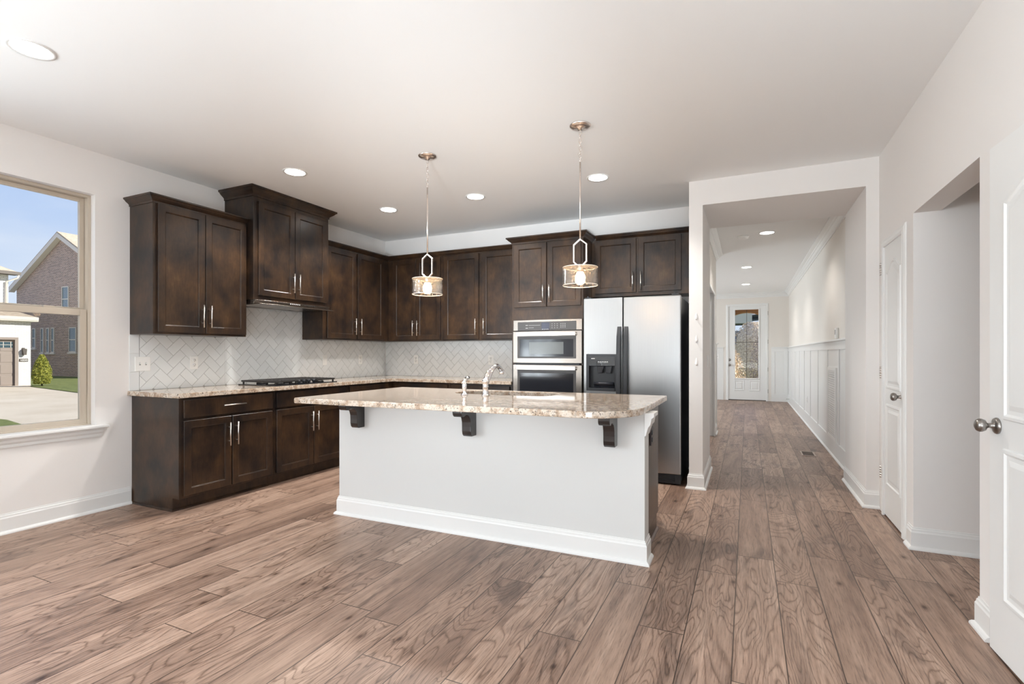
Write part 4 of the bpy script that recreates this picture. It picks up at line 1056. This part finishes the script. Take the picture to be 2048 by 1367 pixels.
# ---------------------------------------------------------------- ceiling lights
def can_light(label):
    o = thing('recessed_light', label, 'ceiling light', (0, 0, 0), None)
    MB().lathe([(.098, 0), (.096, -.006), (.082, -.004), (.078, .0), (.078, -.001)], (0, 0, 0), 'z', 36, cap=False).build('trim_ring', TRIM, o)
    MB().lathe([(0, -.0035), (.079, -.0035), (.079, -.0025), (0, -.0025)], (0, 0, 0), 'z', 36, cap=False).build('lens', CANM, o)
    return o
cans = [((-3.275, 1.296), 'recessed ceiling light nearest the window, top left'), ((-3.474, 3.118), 'recessed ceiling light in front of the range hood cabinet'),
        ((-3.476, 4.354), 'recessed ceiling light nearest the inner kitchen corner'), ((-2.415, 4.351), 'recessed ceiling light between the two pendants, near the back wall cabinets'),
        ((-1.184, 4.33), 'recessed ceiling light in front of the refrigerator'), ((.225, 7.214), 'first recessed light in the hall ceiling, beside the smoke detector'),
        ((-.016, 9.951), 'middle recessed light in the hall ceiling'), ((-.03, 12.4), 'recessed hall light nearest the front door')]
def can_lamp(x, y, e, spot=True):
    l = lamp('downlight_beam', 'SPOT', (x, y, H - .012), e, (1.0, 0.965, 0.92), target=(x, y, 0), spot_size=math.radians(135), spot_blend=.6, shadow_soft_size=.07)
c0 = None
for i, ((x, y), lb) in enumerate(cans):
    if c0 is None: c0 = can_light(lb); c0.location = (x, y, H)
    else: dup(c0, (x, y, H), 0, lb)
    can_lamp(x, y, (98 if y > 2 else 20) if y < 5 else 36)

# ---------------------------------------------------------------- pendants (prototype at origin, z = 0 at the ceiling)
pd = thing('pendant_light', 'left pendant light with seeded glass drum over the island', 'pendant light', (0, 0, 0), 'island pendant lights')
MB().lathe([(0, -.030), (.016, -.030), (.018, -.022), (.050, -.016), (.066, -.010), (.072, -.004), (.072, 0), (0, 0)], (0, 0, 0), 'z', 40, cap=False).build('canopy', POLNICK, pd)
mb = MB(); z = -.032; k = 0
while z > -.235:
    L = .034; pts = []
    for q in range(12):
        a = 2 * PI * q / 12; u = .0075 * math.cos(a); w = L / 2 * math.sin(a)
        pts.append((u, 0, z - L / 2 + w) if k % 2 == 0 else (0, u, z - L / 2 + w))
    mb.tube(pts, .0017, 6, closed=True); z -= .026; k += 1
mb.build('chain', POLNICK, pd)
mb = MB(); mb.tube([(.012 * math.sin(q * .9), .010 * math.cos(q * 1.3), -.03 - q * .0135) for q in range(17)], .0015, 6); mb.build('cord', plain('clear_cord', (.45, .38, .32), .4), pd)
MB().tube([(0, 0, -.245), (0, 0, -.77)], .0055, 14).build('rod', POLNICK, pd)
mb = MB()
hexo = [(0, -.765), (-.044, -.800), (-.044, -.915), (-.010, -.948), (.010, -.948), (.044, -.915), (.044, -.800)]
mb.sweep([(x, 0, z_) for x, z_ in hexo], [(-.0045, -.007), (.0045, -.007), (.0045, .007), (-.0045, .007)], up=(0, -1, 0), closed=True)
mb.build('hexagonal_frame', POLNICK, pd, bevel=.001)
MB().lathe([(0, -.940), (.020, -.940), (.022, -.95), (.022, -.985), (.016, -.99), (0, -.99)], (0, 0, 0), 'z', 20, cap=False).build('socket', POLNICK, pd)
MB().lathe([(0, -.975), (.018, -.976), (.022, -.99), (.032, -1.012), (.034, -1.034), (.030, -1.054), (.016, -1.068), (0, -1.071)], (0, 0, 0), 'z', 24, cap=False).build('bulb', BULBM, pd)
mb = MB(); mb.lathe([(.022, -.952), (.112, -.952), (.118, -.957), (.1185, -1.072), (.1185, -1.075), (.1145, -1.075), (.1145, -.958), (.022, -.956)], (0, 0, 0), 'z', 56, cap=False)
gd = mb.build('glass_drum', SEEDED, pd)
mb = MB(); mb.tube([(.1165 * math.cos(a * PI / 28), .1165 * math.sin(a * PI / 28), -1.075) for a in range(56)], .0025, 6, closed=True); mb.tube([(.1165 * math.cos(a * PI / 28), .1165 * math.sin(a * PI / 28), -.955) for a in range(56)], .0022, 6, closed=True)
mb.build('glass_rim', plain('glass_rim', (.92, .84, .72), .2, coat=.5), pd)  # bulb glow on the rim is put into its bright warm colour
pd.location = (-2.255, 3.295, H)
dup(pd, (-1.022, 3.29, H), 0, 'right pendant light with seeded glass drum over the island, before the oven')
for x, y in ((-2.255, 3.295), (-1.022, 3.29)):
    lamp('pendant_bulb_light', 'POINT', (x, y, H - 1.03), 11, (1.0, .72, .44), shadow_soft_size=.03)

# ---------------------------------------------------------------- small fittings
sd = thing('smoke_detector', 'round white smoke detector on the hall ceiling', 'smoke detector', (-.05, 7.30, H))
MB().lathe([(0, 0), (.070, 0), (.070, -.012), (.060, -.030), (.050, -.038), (0, -.040)], (-.05, 7.30, H), 'z', 32, cap=False).build('housing', PLATE, sd)
MB().lathe([(.052, -.033), (.056, -.030), (.060, -.026), (.058, -.024), (.050, -.030)], (-.05, 7.30, H), 'z', 32, cap=False).build('vent_ring', GROUT, sd)
hk = None
for z, lb in ((1.535, 'topmost of three white teardrop hooks on the wall stub by the refrigerator'), (1.335, 'middle one of three white teardrop hooks on the wall stub'), (1.13, 'lowest of three white teardrop hooks on the wall stub')):
    if hk is None:
        hk = thing('wall_hook', lb, 'hook', (0, 0, 0), 'adhesive hooks on the wall stub')
        mb = MB()
        prof = [(0, .036), (.004, .030), (.009, .012), (.013, -.006), (.013, -.020), (.008, -.030), (0, -.034)]
        mb.lathe(prof, (0, 0, 0), 'z', 20, cap=False); mb.xform(Matrix.Scale(.35, 4, (0, 1, 0))); mb.build('hook_plate', HOOK, hk)
        MB().tube([(0, -.002, -.006), (0, -.010, -.022), (0, -.019, -.026), (0, -.024, -.016)], [.005, .005, .005, .004], 10).build('hook_tip', HOOK, hk)
        hk.location = (-.412, YH - .001, z)
    else: dup(hk, (-.412, YH - .001, z), 0, lb)
th = thing('thermostat', 'grey thermostat on the hall wall above the panelling', 'thermostat', (XR, 6.77, 1.38))
MB().box(XR - .026, XR, 6.71, 6.83, 1.375, 1.495).build('housing', PLATE, th, bevel=.004)
q = MB()
for i in range(6): q.box(XR - .0265, XR - .0255, 6.725, 6.745, 1.395 + i * .013, 1.400 + i * .013)
q.box(XR - .0268, XR - .0255, 6.76, 6.815, 1.42, 1.475); q.build('display', GROUT, th)
ga = thing('return_air_grille', 'tall white perforated air grille in the hall panelling', 'air grille', (XR, 7.1, .19))
q = MB()
x_ = XR - .022
q.box(x_, XR - .003, 6.80, 6.84, .19, 1.04); q.box(x_, XR - .003, 7.38, 7.42, .19, 1.04); q.box(x_, XR - .003, 6.84, 7.38, .19, .23); q.box(x_, XR - .003, 6.84, 7.38, 1.0, 1.04)
q.build('frame', PLATE, ga, bevel=.002)
q = MB()
for i in range(29): q.box(x_ + .004, x_ + .008, 6.84, 7.38, .238 + i * .0266, .254 + i * .0266)
for i in range(14): q.box(x_ + .003, x_ + .009, 6.86 + i * .039, 6.872 + i * .039, .23, 1.0)
q.build('louvres', PLATE, ga)
MB().box(XR - .006, XR - .0045, 6.84, 7.38, .23, 1.0).build('backing', DARKSLOT, ga)
rg = thing('floor_register', 'brown metal floor register in the hall floor', 'floor register', (.65, 7.02, 0))
q = MB(); q.box(.585, .73, 6.87, 6.89, 0, .006); q.box(.585, .73, 7.15, 7.17, 0, .006); q.box(.585, .60, 6.89, 7.15, 0, .006); q.box(.715, .73, 6.89, 7.15, 0, .006); q.build('frame', plain('tan_register_frame', (.42, .33, .27), .4), rg, bevel=.002)
q = MB()
for i in range(13): q.box(.60, .715, 6.893 + i * .02, 6.905 + i * .02, .0005, .004)
q.build('slats', REGM, rg); MB().box(.60, .715, 6.89, 7.15, .0003, .0012).build('backing', DARKSLOT, rg)
ds_ = thing('door_stop', 'small metal door stop on the baseboard by the front door', 'door stop', (.9, 13.9, .1))
MB().tube([(XR - .016, 13.9, .10), (XR - .09, 13.9, .10)], .005, 8).build('stem', PEWTER, ds_); MB().tube([(XR - .088, 13.9, .10), (XR - .10, 13.9, .10)], .009, 10).build('tip', PLATE, ds_)

# ---------------------------------------------------------------- outdoors, street side
G = -.5
MB().prism([(-120, -60), (-4.9, -60), (-4.9, 60), (-120, 60)], G - .4, G).build('driveway_ground', CONC, kind='structure')
tag(MB().prism([(-33.15, 13.1), (-26.3, 11.95), (-16, 10.2), (-5.2, 9.0), (-5.2, 40), (-38.3, 40), (-38.3, 19.69), (-52, 19.69), (-52, 13.9), (-35, 13.9)], G, G + .03).build('lawn', GRASS), 'green lawn in front of the brown brick house', 'lawn', kind='stuff')
tag(MB().prism([(-15.0, 5.55), (-15.6, 6.0), (-17.0, 6.25), (-19, 6.2), (-19, -4), (-9, -4), (-12.0, 3.5)], G, G + .03).build('lawn', GRASS), 'small patch of grass at the near left edge of the driveway', 'lawn', kind='stuff')

def leaf_blob(name, mat, parent, c, rfun, n, size, seed, core=True):
    rnd = random.Random(seed); mb = MB()
    for _ in range(n):
        h = rnd.random(); a = rnd.uniform(0, 2 * PI); R = rfun(h) * (0.72 + .34 * rnd.random())
        p = Vector((c[0] + R * math.cos(a), c[1] + R * math.sin(a), c[2] + h * rfun.h))
        d1 = Vector((rnd.gauss(0, 1), rnd.gauss(0, 1), rnd.gauss(0, 1))).normalized(); d2 = d1.cross(Vector((rnd.gauss(0, 1), rnd.gauss(0, 1), rnd.gauss(0, 1)))).normalized()
        s_ = size * rnd.uniform(.6, 1.3)
        mb.add([p - d1 * s_, p + d2 * s_ * .5, p + d1 * s_, p - d2 * s_ * .5], [(0, 1, 2, 3)])
    if core: mb.lathe([(rfun(k / 10) * .72, k / 10 * rfun.h) for k in range(11)], c, 'z', 14, cap=True)
    me = mb.build(name, mat, parent); return me
class R_:
    def __init__(s, h, pts): s.h = h; s.p = pts
    def __call__(s, t):
        for (a, ra), (b, rb) in zip(s.p, s.p[1:]):
            if t <= b: return ra + (rb - ra) * (t - a) / max(1e-6, b - a)
        return s.p[-1][1]
sh = thing('evergreen_shrub', 'upright yellow-green evergreen shrub beside the driveway', 'shrub', (-33.0, 13.50, G))
leaf_blob('foliage', LEAFY, sh, (-33.0, 13.50, G + .14), R_(1.50, [(0, .30), (.2, .38), (.45, .37), (.75, .25), (1, .06)]), 5200, .036, 5)
MB().tube([(-33, 13.5, G + .03), (-33, 13.5, G + .5)], .04, 8).build('trunk', GUTTER, sh)

# white brick garage house
gh = thing('white_brick_house', 'white painted brick house with a taupe garage door across the driveway', 'house', (-38, 8, G))
XG = -35.0
mb = MB(); mb.box(-50, XG - .12, -6, 13.84, G, 2.90); mb.box(-50, XG - .6, -6, 13.15, 2.9, 5.45)
# front skin with the garage opening
gy0, gy1, gz = 8.3, 13.235, 1.92
mb.box(XG - .12, XG, -6, gy0, G, 2.9); mb.box(XG - .12, XG, gy1, 13.84, G, 2.9); mb.box(XG - .12, XG, gy0, gy1, gz, 2.9)
mb.build('walls', WHITEBRICK, gh)
mb = MB(); mb.box(XG - .14, XG - .10, gy0, gy1, G, gz)
for r in range(4):
    for q in range(8):
        a = gy0 + .08 + q * .61; z0_ = G + .06 + r * .59
        mb.box(XG - .10, XG - .085, a, a + .50, z0_, z0_ + .46)
gdo = mb.build('garage_door', GARAGE, gh, bevel=.01)
mb = MB(); mb.box(XG - .085, XG - .078, gy0 + .1, gy1 - .1, gz - .42, gz - .12)
mb.build('door_windows', WINDARK, gdo)
mb = MB()
for q in range(17): mb.box(XG - .079, XG - .07, gy0 + .1 + q * .29, gy0 + .125 + q * .29, gz - .42, gz - .12)
mb.box(XG - .079, XG - .07, gy0 + .1, gy1 - .1, gz - .28, gz - .26); mb.build('muntins', EXTTRIM, gdo)
mb = MB(); mb.box(XG - .02, XG + .03, gy1 - .05, gy1 + .09, G, gz); mb.box(XG - .02, XG + .03, gy0 - .09, gy1 + .09, gz, gz + .12); mb.build('garage_casing', GARAGE, gh)
mb = MB(); mb.box(XG - .6, XG + .32, -6, 14.05, 2.90, 3.02); mb.box(XG + .28, XG + .34, -6, 14.05, 2.96, 3.14); mb.build('lower_eave', EXTTRIM, gh, bevel=.01)
mb = MB(); mb.add([(XG + .34, -6, 3.12), (XG + .34, 14.05, 3.12), (XG - .6, 13.2, 3.55), (XG - .6, -6, 3.55), (XG - .6, -6, 3.05), (XG - .6, 14.05, 3.05)], [(0, 1, 2, 3), (1, 2, 5), (0, 3, 4), (0, 1, 5, 4), (2, 3, 4, 5)]); mb.build('lower_roof', SHINGLE, gh)
mb = MB(); e0, e1 = XG - .15, 13.42
mb.add([(e0, -6.5, 5.50), (e0, e1, 5.50), (-50.5, e1, 5.50), (-50.5, -6.5, 5.50), (-42.5, 6.0, 9.6), (-42.5, 0, 9.6), ], [(0, 1, 4, 5), (1, 2, 4), (2, 3, 5, 4), (3, 0, 5), (0, 1, 2, 3)]); mb.build('roof', SHINGLE, gh)
mb = MB(); mb.box(e0 - .05, e0 + .06, -6.5, e1 + .06, 5.36, 5.52); mb.box(e0 - .5, e0, -6.5, e1, 5.36, 5.40); mb.build('gutter', GUTTER, gh)
mb = MB(); mb.tube([(e0, e1, 5.4), (e0 - .05, e1 - .05, 5.2), (XG - .50, 13.05, 5.0), (XG - .52, 13.02, 3.2)], .05, 8); mb.build('downspout', EXTTRIM, gh)
lt = thing('wall_lantern', 'dark wall lantern on the white brick beside the garage door', 'lantern', (XG + .1, 13.53, 1.2))
mb = MB(); mb.prism([(-.05, 1.45), (.05, 1.45), (.09, 1.42), (.06, 1.12), (-.06, 1.12), (-.09, 1.42)], XG + .04, XG + .20, lambda y, z, x: (x, y + 13.53, z)); mb.build('lantern_body', GUTTER, lt); MB().box(XG, XG + .05, 13.48, 13.58, 1.15, 1.5).build('bracket', GUTTER, lt)
# house number plaque
pq = thing('house_number_plaque', 'dark plaque with pale house number on the white brick', 'plaque', (XG, 13.55, .80))
MB().box(XG + .002, XG + .03, 13.36, 13.72, .76, .92).build('plate', GUTTER, pq, bevel=.01)
fc_ = bpy.data.curves.new('numerals', 'FONT'); fc_.body = '1030'; fc_.size = .15; fc_.align_x = 'CENTER'; fc_.extrude = .004
fo = bpy.data.objects.new('numerals_source', fc_); C.objects.link(fo)
bpy.context.view_layer.update()
me = bpy.data.meshes.new_from_object(fo.evaluated_get(bpy.context.evaluated_depsgraph_get())); bpy.data.objects.remove(fo)
no = bpy.data.objects.new('numerals', me); C.objects.link(no); no.parent = pq; me.materials.clear(); me.materials.append(PLATE)
no.rotation_euler = (PI / 2, 0, PI / 2); no.location = (.035, -.01, -.013)

# brown brick gable house
bh = thing('brown_brick_house', 'brown brick gabled house beyond the lawn', 'house', (-45.2, 24, G))
YG = 19.7; eL, eR, pk = -52.0, -38.4, -45.2
mb = MB(); mb.prism([(eL, G), (eR, G), (eR, 6.35), (pk, 9.72), (eL, 6.35)], YG, YG + 9, lambda x, z, y: (x, y, z)); mb.build('walls', DARKBRICK, bh)
sl = (9.75 - 6.35) / (pk - eL)
mb = MB()
for sgn in (1, -1):
    xe = eL - .35 if sgn > 0 else eR + .35; ze = 6.35 - .35 * sl
    mb.add([(xe, YG - .35, ze + .06), (pk, YG - .35, 9.86), (pk, YG + 9.3, 9.86), (xe, YG + 9.3, ze + .06), (xe, YG - .35, ze + .18), (pk, YG - .35, 10.0), (pk, YG + 9.3, 10.0), (xe, YG + 9.3, ze + .18)], [(0, 1, 2, 3), (4, 5, 6, 7), (0, 1, 5, 4), (3, 2, 6, 7), (0, 3, 7, 4)])
mb.build('roof', SHINGLE, bh)
mb = MB()
for sgn in (1, -1):
    xe = eL - .30 if sgn > 0 else eR + .30; ze = 6.35 - .30 * sl
    mb.add([(xe, YG - .37, ze - .22), (pk, YG - .37, 9.58), (pk, YG - .37, 9.90), (xe, YG - .37, ze + .10), (xe, YG - .02, ze - .22), (pk, YG - .02, 9.58), (pk, YG - .02, 9.90), (xe, YG - .02, ze + .10)], [(0, 1, 2, 3), (4, 5, 6, 7), (0, 1, 5, 4), (3, 2, 6, 7), (0, 3, 7, 4)])
mb.build('rake_trim', EXTTRIM, bh)
mb = MB(); mb.prism([(-45.5, 9.6), (-36, 9.0), (-36, 4), (-45.5, 4)], YG + 9, YG + 14, lambda x, z, y: (x, y, z)); mb.build('rear_roof', SHINGLE, bh)
def ext_win(x0, x1, z0, z1):
    m = MB(); m.box(x0, x1, YG - .06, YG + .02, z0, z0 + .07); m.box(x0, x1, YG - .06, YG + .02, z1 - .07, z1); m.box(x0, x0 + .07, YG - .06, YG + .02, z0 + .07, z1 - .07); m.box(x1 - .07, x1, YG - .06, YG + .02, z0 + .07, z1 - .07); m.box(x0 + .07, x1 - .07, YG - .06, YG + .02, (z0 + z1) / 2 - .03, (z0 + z1) / 2 + .03); m.box(x0 - .1, x1 + .1, YG - .1, YG + .02, z0 - .12, z0)
    f = m.build('window', EXTTRIM, bh); MB().box(x0 + .05, x1 - .05, YG - .03, YG - .02, z0 + .05, z1 - .05).build('pane', WINDARK, f)
ext_win(-45.25, -44.35, 4.2, 6.05)
for a in (-48.25, -47.45, -46.75): ext_win(a, a + .42, 1.25, 3.10)
ext_win(-49.5, -49.0, 1.6, 3.1); ext_win(-44.3, -43.35, 1.28, 3.08)

# ---------------------------------------------------------------- outdoors, front door side
MB().box(-2.2, 2.2, 14.42, 16.2, -.15, -.02).build('porch_slab', CONC, kind='structure')
arch = []
for k in range(25):
    a = PI - PI * k / 24; arch.append((-.02 + .76 * math.cos(a), 1.60 + .76 * math.sin(a)))
poly = [(-2.2, -.02), (-.78, -.02)] + arch + [(.74, -.02), (2.2, -.02), (2.2, 3.4), (-2.2, 3.4)]
pa = thing('porch_arch', 'brown arched porch front seen through the front door glass', 'porch', (0, 15.9, -.02))
mb = MB(); mb.prism(poly, 15.75, 16.05, lambda x, z, y: (x, y, z)); mb.build('arch_wall', ARCHM, pa)
mb = MB(); mb.box(-2.2, 2.2, 14.42, 16.05, 3.0, 3.15); mb.build('porch_ceiling', ARCHM, pa)
MB().box(-60, 60, 16.2, 260, -.7, -.6).build('front_yard', GRASS, kind='structure')
for i, (x, y, h, r, mt, lb) in enumerate(((-1.05, 20.0, 2.2, 1.0, DRYLEAF, 'pale dry shrub in the lower left of the front door glass'), (1.15, 22.5, 2.9, 1.1, DARKLEAF, 'dark twiggy shrub in the lower right of the front door glass'), (.30, 27.0, 3.3, 1.3, DRYLEAF, 'pale twiggy shrub behind, in the upper right of the front door glass'))):
    b = thing('bare_shrub', lb, 'shrub', (x, y, -.6))
    leaf_blob('twigs', mt, b, (x, y, -.6), R_(h, [(0, r * .8), (.4, r), (.8, r * .8), (1, r * .3)]), 6000, .034, 20 + i)
nh = thing('grey_roofed_house', 'grey roofed house across the street behind the shrubs, seen through the front door', 'house', (0, 42, -.6))
MB().box(-9, 9, 42, 50, -.6, 2.9).build('walls', BLUEGREY, nh)
mb = MB(); mb.add([(-9.5, 41.5, 2.8), (9.5, 41.5, 5.2), (9.5, 46, 7.6), (-9.5, 46, 4.6), (-9.5, 50, 2.8), (9.5, 50, 5.2)], [(0, 1, 2, 3), (3, 2, 5, 4), (0, 1, 5, 4), (0, 3, 4), (1, 2, 5)]); mb.build('roof', GREYROOF, nh)
mb = MB(); mb.box(-.9, .3, 40.6, 44, 3.4, 5.0); mb.build('dormer', EXTTRIM, nh); 

# unseen roof over our own ceiling, added to keep the sun out of the rooms
MB().prism([(-5.0, H + .2), (2.8, H + .2), (-1.1, 5.2)], -4.1, 14.8, lambda x, z, y: (x, y, z)).build('roof_cover', GREYROOF, kind='structure')
